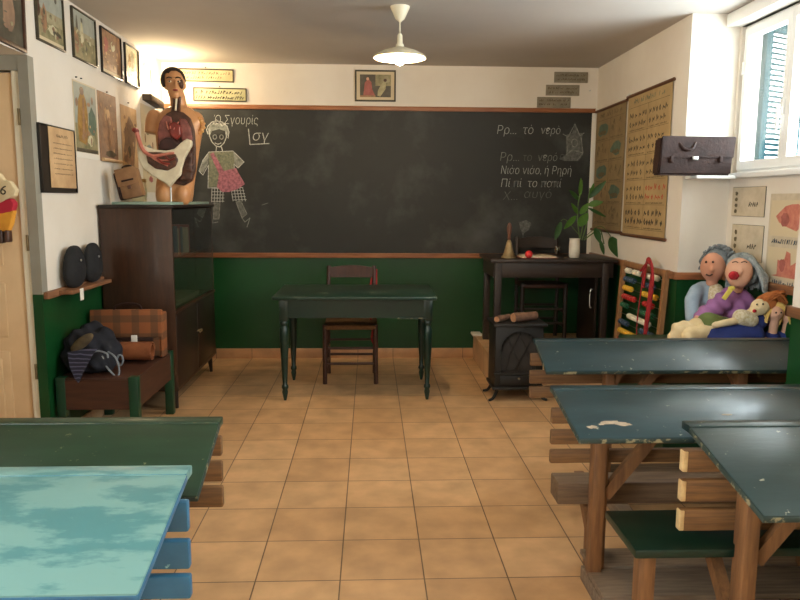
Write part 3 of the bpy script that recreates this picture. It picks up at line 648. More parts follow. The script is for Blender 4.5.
# ================================================================ POSTERS UNDER THE WINDOW
UN = (0, -1, 0); XQ = XW-.001
def card(label, y0, z0, w, h, seed):
    r, Mx = picture('pinned_card', label, 'card', (XQ, y0, z0), UN, w, h, 'frame_olive', .003, [('paper', rect(.02, .98, .02, .98))], group='cards pinned below the window', depth=.003, base='paper')
    g = G(); Mt = Mx @ Matrix.Translation((0, 0, .0078)); rnd = random.Random(seed)
    g.mi = 0; scribble(g, w*.55, w*.8, h*.35, h*.14, Mt, .006, rnd, gap=0); g.mi = 1
    for k in range(4): g.prism([(w*(.1+.1*u), h*(.1+.2*k+.15*v)) for u, v in blotch(.5, .5, .5, .5, seed+k)], .0002, Mt)
    part('drawing', g, ['ink', 'chart_mark'], r, 0)
card('small pinned card with black lettering just beneath the window sill', 4.70, 1.412, .40, .19, 51)
card('small pinned card directly above the grey-haired dolls, second below the sill', 4.675, 1.13, .385, .23, 57)
r, Mx = picture('reading_poster', 'tall cream poster of pink drawings with blue captions, at the right under the window', 'poster', (XQ, 4.245, 1.0), UN, .42, .555, None, 0,
    [('mat_card', rect(.04, .96, .55, .93)), ('mat_card', rect(.04, .96, .1, .43))], base='paper')
g = G(); Mt = Mx @ Matrix.Translation((0, 0, .0028)); mats = ['muscle_pink', 'ink_blue', 'print_rose']; w, h = .42, .555
g.mi = 0; g.prism([(w*u, h*v) for u, v in blotch(.55, .76, .34, .15, 61)], .0002, Mt); g.prism([(w*u, h*v) for u, v in ((.15, .12), (.3, .14), (.3, .3), (.45, .28), (.5, .4), (.6, .38), (.62, .25), (.75, .3), (.85, .12))], .0002, Mt)
g.mi = 2; g.prism([(w*u, h*v) for u, v in blotch(.4, .72, .1, .08, 62)], .0002, Mt @ Matrix.Translation((0, 0, .0003))); g.prism([(w*u, h*v) for u, v in blotch(.42, .25, .08, .07, 63)], .0002, Mt @ Matrix.Translation((0, 0, .0003)))
g.mi = 1; rnd = random.Random(9); scribble(g, w*.12, w*.9, h*.475, .026, Mt, .006, rnd, gap=0); scribble(g, w*.2, w*.85, h*.035, .026, Mt, .006, rnd, gap=0)
part('drawing', g, mats, r, 0)

# ================================================================ PENDANT LAMP
PX, PY = .188, 4.72
r = thing('pendant_lamp', 'cream ceiling pendant lamp with a flat round shade and lit bulb', 'lamp', (PX, PY, ZC))
part('ceiling_rose', G().lathe([(.062, ZC), (.06, ZC-.012), (.03, ZC-.075), (.006, ZC-.095)], (PX, PY, 0)), 'lamp_cream', r)
part('cord', G().cyl((PX, PY, ZC-.09), (PX, PY, 2.52), .003, n=8), 'lamp_cream', r)
part('lamp_holder', G().lathe([(.008, 2.56), (.016, 2.55), (.018, 2.50), (.026, 2.49), (.026, 2.462)], (PX, PY, 0)), 'lamp_cream', r)
g = G(); pr = [(.024, 2.478), (.05, 2.47), (.11, 2.45), (.158, 2.425), (.172, 2.412), (.168, 2.407), (.155, 2.42), (.108, 2.444), (.05, 2.463), (.024, 2.47)]
g.lathe(pr, (PX, PY, 0), 32); part('shade', g, 'lamp_cream', r)
part('bulb', G().lathe([(.013, 2.46), (.016, 2.44), (.03, 2.415), (.033, 2.395), (.024, 2.372), (.0005, 2.362)], (PX, PY, 0)), 'bulb', r)

# ================================================================ CABINET
r = thing('display_cabinet', 'dark brown wooden cabinet with glass doors above and two doors below, under anatomical torso', 'cabinet', (-1.63, 5.6, 0))
X0, X1, Y0, Y1 = -1.868, -1.375, 4.985, 6.24
g = G(); g.box(X0, X1, Y0, Y0+.02, .14, 1.44, .002); g.box(X0, X1, Y1-.02, Y1, .14, 1.44, .002); g.box(X0, X0+.015, Y0, Y1, .14, 1.44); g.box(X0, X1, Y0, Y1, .14, .16)
g.box(X0, X1+.01, Y0, Y1, .70, .72, .002); part('body', g, 'cab_wood', r)
part('top_board', G().box(X0-.002, X1+.02, Y0-.015, Y1+.015, 1.44, 1.462, .004), 'cab_dark', r)
part('shelf', G().box(X0+.015, X1-.03, Y0+.02, Y1-.02, 1.07, 1.085), 'cab_wood', r)
for y0, y1 in ((Y0+.02, 5.61), (5.615, Y1-.02)):
    d = part('glass_door', G().box(X1-.006, X1, y0+.003, y1-.003, .73, 1.43), 'cabinet_glass', r, 0)
    d2 = part('door', G().box(X1-.018, X1+.002, y0+.002, y1-.002, .165, .695, .003), 'cab_dark', r)
    yk = 5.585 if y0 < 5.3 else 5.64
    g = G(); g.cyl((X1+.002, yk, .47), (X1+.02, yk, .47), .005, n=8); g.ell((X1+.025, yk, .465), (.007, .012, .012)); part('door_knob', g, 'brass', d2)
for x in (X0+.05, X1-.04):
    for y in (Y0+.06, Y1-.08): part('leg', G().cyl((x, y, .14), (x+(.012 if x > -1.6 else -.005), y-.0, 0), .024, .012), 'cab_dark', r)
bk = [(5.30, .035, .22, 'book_b'), (5.34, .03, .2, 'book_c'), (5.375, .03, .23, 'book_a'), (5.41, .025, .2, 'book_d'), (5.44, .035, .21, 'book_b'), (5.62, .03, .2, 'book_c'), (5.655, .025, .22, 'book_a')]
names = ['grey book standing at the near end of cabinet shelf', 'cream book right beside the nearest grey book in cabinet', 'red-brown book in the near group inside cabinet', 'dark green book inside the cabinet', 'grey book following the dark green book in cabinet', 'cream book in the far pair inside cabinet', 'red-brown book in the far pair inside cabinet']
for (y, t_, h, m), lab in zip(bk, names):
    g = G(); g.box(-1.58, -1.43, y, y+t_*.92, 1.0855, 1.0855+h, .002); g.mi = 1; g.box(-1.575, -1.434, y+.003, y+t_*.92-.003, 1.083+.005, 1.0855+h+.0005)
    one('book', g, [m, 'paper'], lab, 'book', 'books behind the cabinet glass')
one('tray_stack', G().box(-1.6, -1.42, 5.2, 5.9, .7205, .76, .005), 'plank_grey', 'flat grey box lying in the bottom of the glass cabinet', 'box')
one('display_board', G().box(-1.79, -1.385, 5.02, 6.2, 1.4625, 1.482, .003), 'pale_board', 'flat pale green board lying on the cabinet under the anatomical torso', 'board')
# satchel leaning on the wall on top of the cabinet
r = thing('school_satchel', 'tan leather satchel standing on the cabinet against the left wall', 'satchel', (-1.77, 5.16, 1.4825))
Mx = Matrix.Translation((-1.735, 5.13, 1.4835)) @ Matrix.Rotation(-.22, 4, 'Y')
part('body', G().box(-.0, .145, -.04, .05, 0.01, .215, .016, Mx), 'leather_brown', r)
part('side_gusset', G().box(-.022, .004, -.036, .055, .01, .205, .010, Mx), 'leather_dark', r)
part('flap', G().box(-.004, .148, -.052, -.038, .10, .222, .006, Mx), 'leather_brown', r)
g = G(); g.tube([Mx @ Vector((.04, 0, .21)), Mx @ Vector((.05, 0, .235)), Mx @ Vector((.10, 0, .235)), Mx @ Vector((.11, 0, .21))], .006); part('handle', g, 'leather_dark', r)
part('strap', G().box(.03, .115, -.058, -.05, .13, .142, .002, Mx), 'leather_dark', r)
part('clasp', G().box(.06, .085, -.056, -.048, .075, .1, .002, Mx), 'bell_wood', r)
r = thing('small_carton', 'small yellow-and-cream carton on cabinet between satchel and anatomical torso', 'carton', (-1.72, 5.42, 1.482))
part('box', G().box(-1.77, -1.68, 5.385, 5.45, 1.4825, 1.64, .003), 'sign_cream', r); part('label_panel', G().box(-1.678, -1.674, 5.39, 5.445, 1.52, 1.58), 'print_pale', r); part('lid', G().box(-1.772, -1.677, 5.383, 5.452, 1.625, 1.65, .003), 'ochre', r)

# ================================================================ ANATOMICAL TORSO
TY = 5.45
K = TY/FP
def tp(x, y, dy=0): return at(x, y, TY+dy)
base = tp(175, 202); Z0 = 1.482
tr = thing('anatomical_torso', 'life-size anatomical human torso with open chest standing on the cabinet', 'anatomical model', (base.x, TY, Z0))
def ring(cx, z, rx, ryf, ryb, cy=0, n=28, e=2.3):
    out = []
    for k in range(n):
        a = 2*PI*k/n; c, s = math.cos(a), math.sin(a)
        u = math.copysign(abs(c)**(2/e), c); v = math.copysign(abs(s)**(2/e), s)
        out.append(Vector((cx+rx*u, TY+cy+(ryb if s > 0 else ryf)*v, z)))
    return out
def xz(x, y): p = tp(x, y); return p.x, p.z
rings = []
for (xl_, xr_, y, f, b) in ((157, 192, 202.5, .095, .10), (156, 193, 195, .10, .11), (156.5, 194, 185, .10, .11), (158, 196, 172, .095, .10), (158, 198, 158, .10, .10), (157, 200, 145, .11, .10), (156, 202, 133, .115, .11), (155, 203, 123, .105, .105), (160, 198, 113.5, .085, .085), (167, 191, 107.5, .062, .07)):
    x0, z = xz(xl_, y); x1, _ = xz(xr_, y); rings.append(ring((x0+x1)/2, z, (x1-x0)/2, f, b))
g = G(); rings[0] = [Vector((p.x, p.y, Z0+.001)) for p in rings[0]]; g.loft(rings)
nx0, nz0 = xz(179, 112); nx1, nz1 = xz(177, 94)
g.cyl((nx0, TY+.02, nz0), (nx1, TY, nz1), .062, .055, 20)
sl = xz(156, 118); g.ell((sl[0]-.01, TY, sl[1]-.02), (.062, .07, .085)); g.cyl((sl[0]-.015, TY, sl[1]-.02), (sl[0]-.025, TY-.01, sl[1]-.115), .062, .058, 20)
sr = xz(199, 121); g.ell((sr[0]-.02, TY, sr[1]-.01), (.06, .068, .08))
for q_ in (166.5, 185):
    c_ = xz(q_, 196); g.ell((c_[0], TY-.055, c_[1]+.01), (.062, .07, .085))
# head: skull, jaw, nose, ears
hx, hz = xz(174.5, 85)
g.ell((hx-.004, TY+.012, hz+.028), (.078, .095, .092)); g.ell((hx+.012, TY-.02, hz-.045), (.056, .068, .075)); g.ell((hx+.022, TY-.052, hz-.085), (.032, .034, .03))
g.ell((hx+.036, TY-.088, hz-.008), (.013, .022, .028)); g.ell((hx+.03, TY-.075, hz+.03), (.045, .022, .012)); g.ell((hx+.03, TY-.083, hz-.05), (.022, .014, .010))
g.ell((hx-.07, TY+.01, hz-.004), (.012, .022, .03)); g.ell((hx+.075, TY+.0, hz-.004), (.010, .02, .028))
g = fuse(g, .008, 5); part('body', g, 'skin_model', tr, 60)
g = G(); g.ell((hx-.014, TY+.028, hz+.042), (.090, .102, .092)); g.ell((hx-.05, TY+.01, hz+.03), (.05, .085, .07)); g = fuse(g, .008, 3)
for v in list(g.bm.verts):
    if v.co.x > hx-.055 and v.co.y < TY-.04 and v.co.z < hz+.07: v.co.y = TY-.03
    if v.co.z < hz-.02 and v.co.y < TY+.03: v.co.z = hz-.015
part('hair', g, 'hair_black', tr, 60)
g = G()
for s in (-.012, .052): g.ell((hx+s, TY-.082, hz+.012), (.014, .01, .007))
part('eye', g, 'bone', tr)
g = G()
for s in (-.012, .052): g.ell((hx+s, TY-.091, hz+.012), (.006, .004, .006)); g.tube([(hx+s-.02, TY-.09, hz+.034), (hx+s, TY-.098, hz+.04), (hx+s+.02, TY-.088, hz+.034)], .004)
part('eyebrow', g, 'hair_black', tr)
part('lips', G().ell((hx+.03, TY-.098, hz-.05), (.02, .007, .008)), 'organ_red', tr)
p = xz(183, 85); part('facial_muscles', G().ell((hx+.062, TY-.045, hz+.0), (.016, .030, .036)), 'organ_brown', tr)
# organs on the open front
def org(name, pts, dy, th, m, sm=5, vox=.007, hump=True):
    g = G(); c = [xz(*q) for q in pts]; Mx = frame_at((0, TY+dy, 0), (1, 0, 0)); g.prism(c, th, Mx); g = fuse(g, vox, sm); return part(name, g, m, tr, 60)
org('open_chest', [(166, 122), (171, 115), (178, 112), (187, 114), (194, 120), (198, 132), (199, 150), (199, 170), (196, 181), (188, 186), (178, 184), (168, 172), (163, 155), (162, 138)], -.075, .045, 'organ_brown', 4)
org('lung', [(165, 124), (170, 117), (176, 119), (178, 130), (177, 142), (170, 146), (164, 146), (163, 134)], -.10, .045, 'lung', 4)
org('lung', [(184, 120), (190, 121), (195, 130), (197, 141), (194, 147), (187, 143), (184, 132)], -.10, .04, 'lung', 4)
org('heart', [(175, 126), (181, 124), (186, 128), (187, 137), (182, 142), (176, 137)], -.125, .05, 'organ_red', 4)
g = G(); q = xz(176, 128); 
for a, b in (((175, 132), (172, 124)), ((177, 131), (177, 122)), ((180, 132), (184, 124))):
    A = xz(*a); B = xz(*b); g.tube([(A[0], TY-.178, A[1]), (B[0], TY-.15, B[1])], .005, smooth=False)
part('blood_vessel', g, 'muscle_pink', tr)
org('liver', [(166, 143), (172, 139), (180, 140), (186, 145), (182, 152), (170, 152), (165, 150)], -.12, .05, 'organ_dark', 4)
g = G(); rnd = random.Random(4)
for i in range(7):
    a = [xz(184+rnd.uniform(-1, 3), 154+4.4*i), xz(191+rnd.uniform(-1, 1), 152.5+4.4*i), xz(197, 155+4.2*i)]
    g.tube([(q[0], TY-.125-.01*rnd.random(), q[1]) for q in a], .017)
g = fuse(g, .008, 3); part('intestines', g, 'organ_brown', tr, 60)
g = G()
for dx, m in ((-.02, 0), (0, 0), (.02, 0)): g.tube([(xz(179, 98)[0]+dx, TY-.058, xz(179, 98)[1]), (xz(179, 108)[0]+dx, TY-.072, xz(179, 108)[1]), (xz(179, 119)[0]+dx*1.6, TY-.11, xz(179, 119)[1])], .010)
part('neck_muscles', g, 'organ_brown', tr)
part('windpipe', G().tube([(xz(179, 100)[0], TY-.07, xz(179, 100)[1]), (xz(179, 119)[0], TY-.11, xz(179, 119)[1])], .008, smooth=False), 'bone', tr)
g = G()
for i in range(7):
    a = math.radians(100-32*i*.9); c = xz(199, 126); g.ell((c[0]+.038*math.cos(a), TY-.04, c[1]+.05*math.sin(a)), (.022, .02, .013), (0, -a, 0))
g = fuse(g, .006, 2); part('shoulder_muscle', g, 'muscle_yellow', tr, 60)
# white pelvic section held in front
def sec(pts, dy, th, m, name, parent=tr, vox=.007, sm=4):
    g = G(); g.prism([(at(x, y, TY+dy).x, at(x, y, TY+dy).z) for x, y in pts], th, frame_at((0, TY+dy, 0), (1, 0, 0))); g = fuse(g, vox, sm); return part(name, g, m, parent, 60)
pl = sec([(138, 140), (139, 158), (144, 168), (155, 177), (166, 183), (171, 187.5), (177, 180), (182, 175), (183, 168), (186, 158), (193, 146), (193, 141), (188, 139), (182, 143), (176, 149), (167, 151), (158, 150), (150, 148), (145, 146)], -.17, .04, 'bone', 'pelvis_section')
sec([(146, 152), (158, 152), (168, 153), (176, 154), (179, 160), (176, 167), (168, 171), (156, 169), (148, 163)], -.20, .02, 'organ_brown', 'section_core', pl)
g = G(); 
for pts_, rr in (([(136, 129), (139, 140), (144, 151), (153, 156), (166, 154), (174, 153)], .016), ([(146, 152), (156, 160), (168, 166)], .009), ([(150, 155), (160, 160), (172, 160)], .008)):
    g.tube([at(x, y, TY-.22) for x, y in pts_], rr, taper=.6)
part('section_muscle', g, 'muscle_pink', pl)
g = G(); q = at(135.5, 130.5, TY-.22); g.ell(q, (.026, .02, .02), (0, .5, 0)); g.ell(q+Vector((.012, 0, -.025)), (.012, .012, .02)); part('section_tip', g, 'organ_red', pl)
g = G()
for pts_ in ([(157, 158), (163, 163), (170, 164)], [(165, 156), (170, 160), (175, 158)]): g.tube([at(x, y, TY-.232) for x, y in pts_], .007)
part('section_vessel', g, 'organ_red', pl)
q = at(171, 186, TY-.17); part('support_rod', G().cyl((q.x, TY-.18, Z0+.001), (q.x, TY-.18, q.z+.02), .006), 'steel', pl)

# ================================================================ CLOTH POUCHES ON LEFT WALL
def pouch(y0, y1, z0, z1, label):
    r = thing('cloth_pouch', label, 'pouch', (XL+.07, (y0+y1)/2, z0), 0, 'black cloth pouches'); yc = (y0+y1)/2; w = (y1-y0)/2; h = z1-z0
    g = G()
    for t, k, d in ((0, .9, .04), (.15, 1, .05), (.3, 1, .052), (.5, .97, .052), (.7, .92, .05), (.85, .85, .045), (1, .72, .035)): g.ell((XL+.056, yc+.01*t, z0+.045+t*(h-.09)), (d, w*k, .05))
    g = fuse(g, .012, 6); part('body', g, 'black_cloth', r, 60)
    part('button', G().ell((XL+.108, yc-.02, z0+h*.66), (.006, .008, .008)), 'steel', r)
pouch(4.30, 4.56, .958, 1.215, 'black padded cloth pouch on the wall ledge, nearer the doorway, tag hanging below')
pouch(4.60, 4.84, .962, 1.215, 'black padded cloth pouch on the wall ledge, nearer the cabinet')
one('paper_tag', G().box(XL+.1105, XL+.113, 4.36, 4.41, .885, .9575, 0), 'paper_white', 'small white paper tag hanging below the nearer black pouch', 'tag')
one('pouch_shelf', G().box(XL+.001, XL+.11, 4.26, 4.90, ZD-.02, .9575, .003), 'rail_wood_y', 'narrow brown ledge under the two black pouches', 'ledge')

# ================================================================ BENCH AND BAGS
r = thing('low_bench', 'low brown wooden bench with green legs against the left wall', 'bench', (-1.63, 4.45, 0))
bx0, bx1, by0, by1 = -1.865, -1.385, 4.16, 4.94
part('seat', G().box(bx0+.01, bx1-.01, by0+.01, by1, .427, .446, .003), 'bench_brown', r)
g = G(); g.box(bx0+.03, bx1-.03, by0+.005, by0+.025, .255, .434); g.box(bx1-.025, bx1-.008, by0+.03, by1-.03, .255, .434); g.box(bx0+.03, bx1-.03, by1-.025, by1-.005, .255, .434); g.box(bx0+.004, bx0+.02, by0+.03, by1-.03, .255, .434)
part('apron', g, 'bench_brown', r)
for x in (bx0, bx1-.055):
    for y in (by0, by1-.055): part('leg', G().box(x, x+.055, y, y+.055, 0, .452, .004), 'bench_green', r)
part('lower_rail', G().box(bx0+.05, bx1-.05, by0+.015, by0+.035, .10, .14, .003), 'bench_green', r)
# tartan satchel bag
r = thing('tartan_bag', 'orange-brown tartan cloth satchel with small buckle standing on the bench', 'bag', (-1.62, 4.72, .447))
Mx = Matrix.Translation((-1.62, 4.75, .449)) @ Matrix.Diagonal((1, 1, 1.06, 1)) @ Matrix.Rotation(.05, 4, 'Z') @ Matrix.Rotation(-.06, 4, 'X')
part('body', G().box(-.23, .225, -.05, .06, 0, .30, .03, Mx, 3), 'tartan', r)
part('flap', G().box(-.235, .23, -.066, -.048, .13, .305, .008, Mx), 'tartan', r)
part('side_panel', G().box(.21, .232, -.055, .07, .0, .285, .01, Mx), 'tartan', r)
g = G(); g.tube([Mx @ Vector(v) for v in ((-.1, 0, .29), (-.08, 0, .325), (0, 0, .34), (.07, 0, .325), (.08, 0, .29))], .008); part('handle', g, 'leather_dark', r)
part('strap', G().box(-.16, .17, -.073, -.066, .105, .13, .002, Mx), 'leather_dark', r)
part('buckle', G().box(.03, .07, -.08, -.072, .10, .145, .004, Mx), 'paper_white', r)
# rolled blanket
r = thing('rolled_blanket', 'orange-brown rolled blanket lying on the bench before the tartan bag', 'blanket', (-1.53, 4.58, .448))
cz, cy = .516, 4.60; g = G(); n = 40; sp = []
for k in range(n*2+1):
    a = 2*PI*k/n; rr = .066-.014*k/n; sp.append((rr*math.cos(a), rr*math.sin(a)))
inn = [(x*(1-.006/max(.01, math.hypot(x, y))), y*(1-.006/max(.01, math.hypot(x, y)))) for x, y in sp]
b = bmesh.new(); A = []
for x in (-1.72, -1.425):
    A.append([b.verts.new((x, cy+p[0], cz+p[1])) for p in sp]); A.append([b.verts.new((x, cy+p[0], cz+p[1])) for p in inn])
for k in range(len(sp)-1):
    b.faces.new((A[0][k], A[0][k+1], A[2][k+1], A[2][k])); b.faces.new((A[1][k+1], A[1][k], A[3][k], A[3][k+1])); b.faces.new((A[2][k], A[2][k+1], A[3][k+1], A[3][k])); b.faces.new((A[0][k+1], A[0][k], A[1][k], A[1][k+1]))
bmesh.ops.recalc_face_normals(b, faces=b.faces); g._add(b); part('roll', g, 'blanket_roll', r)
part('binding', G().lathe([(.068, -.006), (.071, -.003), (.071, .003), (.068, .006)], (0, 0, 0)), 'leather_dark', r).data.transform(Matrix.Translation(Vector((-1.63, cy, cz))-r.location) @ Matrix.Rotation(PI/2, 4, 'Y') @ Matrix.Translation(r.location))
# navy backpack
r = thing('navy_bag', 'crumpled dark navy cloth bag with grey straps on near end of bench', 'bag', (-1.67, 4.36, .447))
def bp(x, y, Y=4.3): return at(x, y, Y)
g = G()
for (x, y, Y, rx, ry, rz) in ((80, 345, 4.36, .11, .10, .10), (78, 358, 4.33, .12, .11, .08), (93, 333, 4.45, .08, .08, .07), (104, 338, 4.42, .07, .08, .07), (110, 352, 4.40, .07, .09, .08), (100, 362, 4.32, .10, .10, .06), (76, 366, 4.3, .09, .08, .045), (90, 350, 4.38, .12, .1, .1)):
    c = at(x, y, Y); g.ell((max(c.x, -1.77), c.y, max(c.z, .452+rz*.9)), (rx, ry, rz), (0, .3, 0))
g = fuse(g, .012, 5); 
for v in g.bm.verts:
    v.co += v.normal*.012*math.sin(v.co.x*60+v.co.z*45)*math.cos(v.co.y*50); v.co.x = max(v.co.x, XL+.01); v.co.z = max(v.co.z, .453)
part('body', g, 'navy_cloth', r, 70)
g = G(); c = at(81, 343, 4.22); g.ell((c.x, 4.235, c.z), (.085, .02, .032), (0, -.65, 0)); part('suede_patch', g, 'suede', r)
g = G(); pts = [at(68, 352, 4.2), at(80, 350, 4.18), at(98, 348, 4.2), at(92, 356, 4.14), at(84, 372, 4.13), at(79, 383, 4.13), at(75, 378, 4.13), at(70, 366, 4.13)]
b = bmesh.new(); vs = [b.verts.new(p) for p in pts]; f_ = b.faces.new(vs); rr_ = bmesh.ops.extrude_face_region(b, geom=[f_]); bmesh.ops.translate(b, vec=(0, -.008, 0), verts=[v for v in rr_['geom'] if isinstance(v, bmesh.types.BMVert)]); bmesh.ops.recalc_face_normals(b, faces=b.faces); g._add(b)
part('striped_scarf_end', g, 'navy_stripe', r)
g = G(); g.tube([at(x, y, Y) for x, y, Y in ((102, 356, 4.27), (106, 366, 4.25), (114, 375, 4.24), (118, 377, 4.24), (119, 368, 4.25), (115, 357, 4.27), (108, 352, 4.3))], .006); g.tube([at(x, y, 4.24) for x, y in ((84, 365), (94, 352), (106, 353), (108, 358))], .006)
part('strap', g, 'strap_grey', r)
g = G(); g.tube([at(120+3*math.cos(a), 360+5*math.sin(a), 4.34) for a in [2*PI*k/10 for k in range(11)]], .006); part('ring', g, 'strap_grey', r)

# wall-hung doll on the door
r = thing('hanging_cloth_doll', 'cream and orange cloth doll with a numeral on its shirt, hung on the door', 'doll', (-2.12, YD-.04, 1.25))
YH = YD-.05
def hp(x, y, dy=0): return at(x, y, YH+dy)
def slab(name, pts, m, th=.03, dy=0, parent=r, sm=3):
    g = G(); g.prism([(hp(x, y).x, hp(x, y).z) for x, y in pts], th, frame_at((0, YH+dy, 0), (1, 0, 0))); g = fuse(g, .007, sm); return part(name, g, m, parent, 60)
slab('shirt', [(-14, 176), (-6, 172), (2, 173), (8, 181), (13, 181), (20, 190), (18, 197), (11, 199), (4, 205), (-14, 208)], 'doll_cream', .045)
slab('head', [(-22, 150), (-12, 147), (-6, 152), (-5, 164), (-8, 173), (-20, 173)], 'doll_skin', .05)
slab('belt', [(-14, 205), (4, 203), (14, 198), (19, 203), (17, 211), (8, 213), (-14, 216)], 'doll_crimson', .05, -.002)
slab('trousers', [(-14, 212), (8, 211), (17.5, 210), (15, 224), (12, 231), (-14, 232)], 'doll_orange', .045)
slab('shoe', [(0, 230), (6, 229), (7, 243), (0, 243)], 'frame_brown', .05); slab('shoe', [(8, 230), (12.5, 229), (13.5, 242), (8, 242)], 'frame_brown', .05)
p = hp(3.2, 193.5); text_mesh('6', .075, frame_at((p.x, YH-.046, p.z), (1, 0, 0)) @ Matrix.Rotation(-.3, 4, 'Z'), 'numeral', 'ink', r, extrude=.001)
g = G(); g.tube([hp(-12, 150), (hp(-12, 150).x, YD-.01, 1.9)], .003, smooth=False); part('hanging_string', g, 'strap_grey', r)

# ================================================================ TEACHER'S TABLE
r = thing('teacher_table', 'dark green painted table with turned legs before the blackboard', 'table', (-.09, 5.5, 0))
tx0, tx1, ty0, ty1, tz = -.72, .49, 5.15, 5.93, .80
part('tabletop', G().box(tx0, tx1, ty0, ty1, tz-.024, tz, .005), 'table_green', r)
g = G(); a = .075; g.box(tx0+a, tx1-a, ty0+.055, ty0+.075, tz-.165, tz-.024); g.box(tx0+a, tx1-a, ty1-.075, ty1-.055, tz-.165, tz-.024); g.box(tx0+.06, tx0+.08, ty0+a, ty1-a, tz-.165, tz-.024); g.box(tx1-.08, tx1-.06, ty0+a, ty1-a, tz-.165, tz-.024)
part('apron', g, 'table_green_legs', r)
part('chipped_edge', G().box(.20, .42, ty0+.045, ty0+.056, tz-.172, tz-.162, .002), 'worn_edge', r)
for x in (tx0+.075, tx1-.06):
    for y in (ty0+.085, ty1-.085):
        g = G(); g.box(x-.032, x+.032, y-.032, y+.032, tz-.19, tz-.024, .003)
        g.lathe([(.030, tz-.19), (.033, tz-.205), (.024, tz-.22), (.024, tz-.235), (.032, tz-.25), (.034, tz-.30), (.030, tz-.42), (.022, tz-.58), (.017, .125), (.024, .115), (.026, .10), (.018, .085), (.022, .065), (.018, .04), (.010, 0)], (x, y, 0))
        part('leg', g, 'table_green_legs', r)
# chair behind it
def chair(name, label, x, y, rz, z=0, seatm='rush', W=.42, D=.39, H=.93, SH=.47, m='chair_wood'):
    r = thing(name, label, 'chair', (x, y, z), rz); w = W/2; d = D/2
    part('seat', G().box(-w+.01, w-.01, -d, d-.01, SH-.03, SH+.008, .012), seatm, r, local=True)
    for s in (-1, 1):
        part('leg', G().cyl((s*(w-.02), -d+.02, 0), (s*(w-.025), -d+.02, SH+.012), .018, .021, 10), m, r, local=True)
        g = G(); g.tube([(s*(w-.03), d-.01, 0), (s*(w-.028), d-.02, SH), (s*(w-.035), d+.045, H)], .018, 10); part('leg', g, m, r, local=True)
    for zz, hh in ((H-.10, .085), (H-.25, .05)):
        g = G(); n = 8; rg = []
        for k in range(n+1):
            t = k/n; xx = (-w+.04)+(2*w-.08)*t; yy = d+.005+.03*(zz-SH)/(H-SH)+.018*math.sin(PI*t); q = hh*(1+.25*math.sin(PI*t))
            rg.append([Vector((xx, yy-.006, zz-.0)), Vector((xx, yy+.008, zz)), Vector((xx, yy+.012, zz+q)), Vector((xx, yy-.002, zz+q))])
        g.loft(rg); part('back_slat', g, m, r, local=True)
    g = G()
    for zz in (.17, .30): g.cyl((-w+.03, -d+.02, zz), (w-.03, -d+.02, zz), .011, n=8); g.cyl((-w+.03, d-.01, zz), (w-.03, d-.01, zz), .011, n=8)
    for s in (-1, 1):
        for zz in (.14, .27): g.cyl((s*(w-.03), -d+.02, zz), (s*(w-.03), d-.01, zz), .011, n=8)
    part('stretcher', g, m, r, local=True); return r
chair('rush_chair', 'brown wooden chair with rush seat behind the teacher table', -.165, 5.89, 0, D=.40, W=.46, H=.94, SH=.485)
g = G(); g.tube([(.03, 6.15, .90), (0, 6.10, .78), (-.03, 6.0, .60), (.02, 5.95, .45), (.01, 5.93, .33), (.06, 6.0, .25)], .009); g.tube([(.05, 6.14, .91), (.05, 6.1, .75)], .009, smooth=False)
one('red_ribbon', g, 'rope_red', 'faded red ribbon draped over the right post of the rush chair', 'ribbon')

# ================================================================ SIDE DESK ON PLATFORM
r = thing('side_desk', 'long dark brown desk with open front standing on the tiled platform', 'desk', (1.5, 6.1, DZ))
sx0, sx1, sy0, sy1, sz = 1.005, 2.055, 5.82, 6.42, 1.025
part('top', G().box(sx0-.01, sx1+.01, sy0-.02, sy1+.02, sz-.028, sz, .005), 'desk_brown', r)
g = G(); g.box(sx0+.03, sx1-.02, sy0+.01, sy0+.03, sz-.155, sz-.028, .002); g.box(sx0+.03, sx1-.02, sy1-.03, sy1-.01, sz-.155, sz-.028); g.box(sx0+.02, sx0+.04, sy0+.02, sy1-.02, sz-.155, sz-.028)
part('apron', g, 'desk_brown', r)
for x in (sx0+.03, sx1-.115):
    for y in (sy0, sy1-.055): part('leg', G().box(x, x+.055, y, y+.055, DZ, sz-.028, .003), 'desk_brown', r)
part('side_panel', G().box(1.90, 1.92, sy0+.06, sy1-.06, DZ+.02, sz-.14), 'cab_dark', r)
part('handle', G().tube([(1.895, sy0+.12, .60), (1.88, sy0+.12, .62), (1.88, sy0+.12, .74), (1.895, sy0+.12, .76)], .006), 'steel', r)
c2 = chair('dark_chair', 'dark wooden chair tucked behind the side desk, back showing above it', 1.56, 6.40, 0, z=DZ, seatm='chair_wood', W=.44, D=.32, H=.93, SH=.52, m='desk_brown')

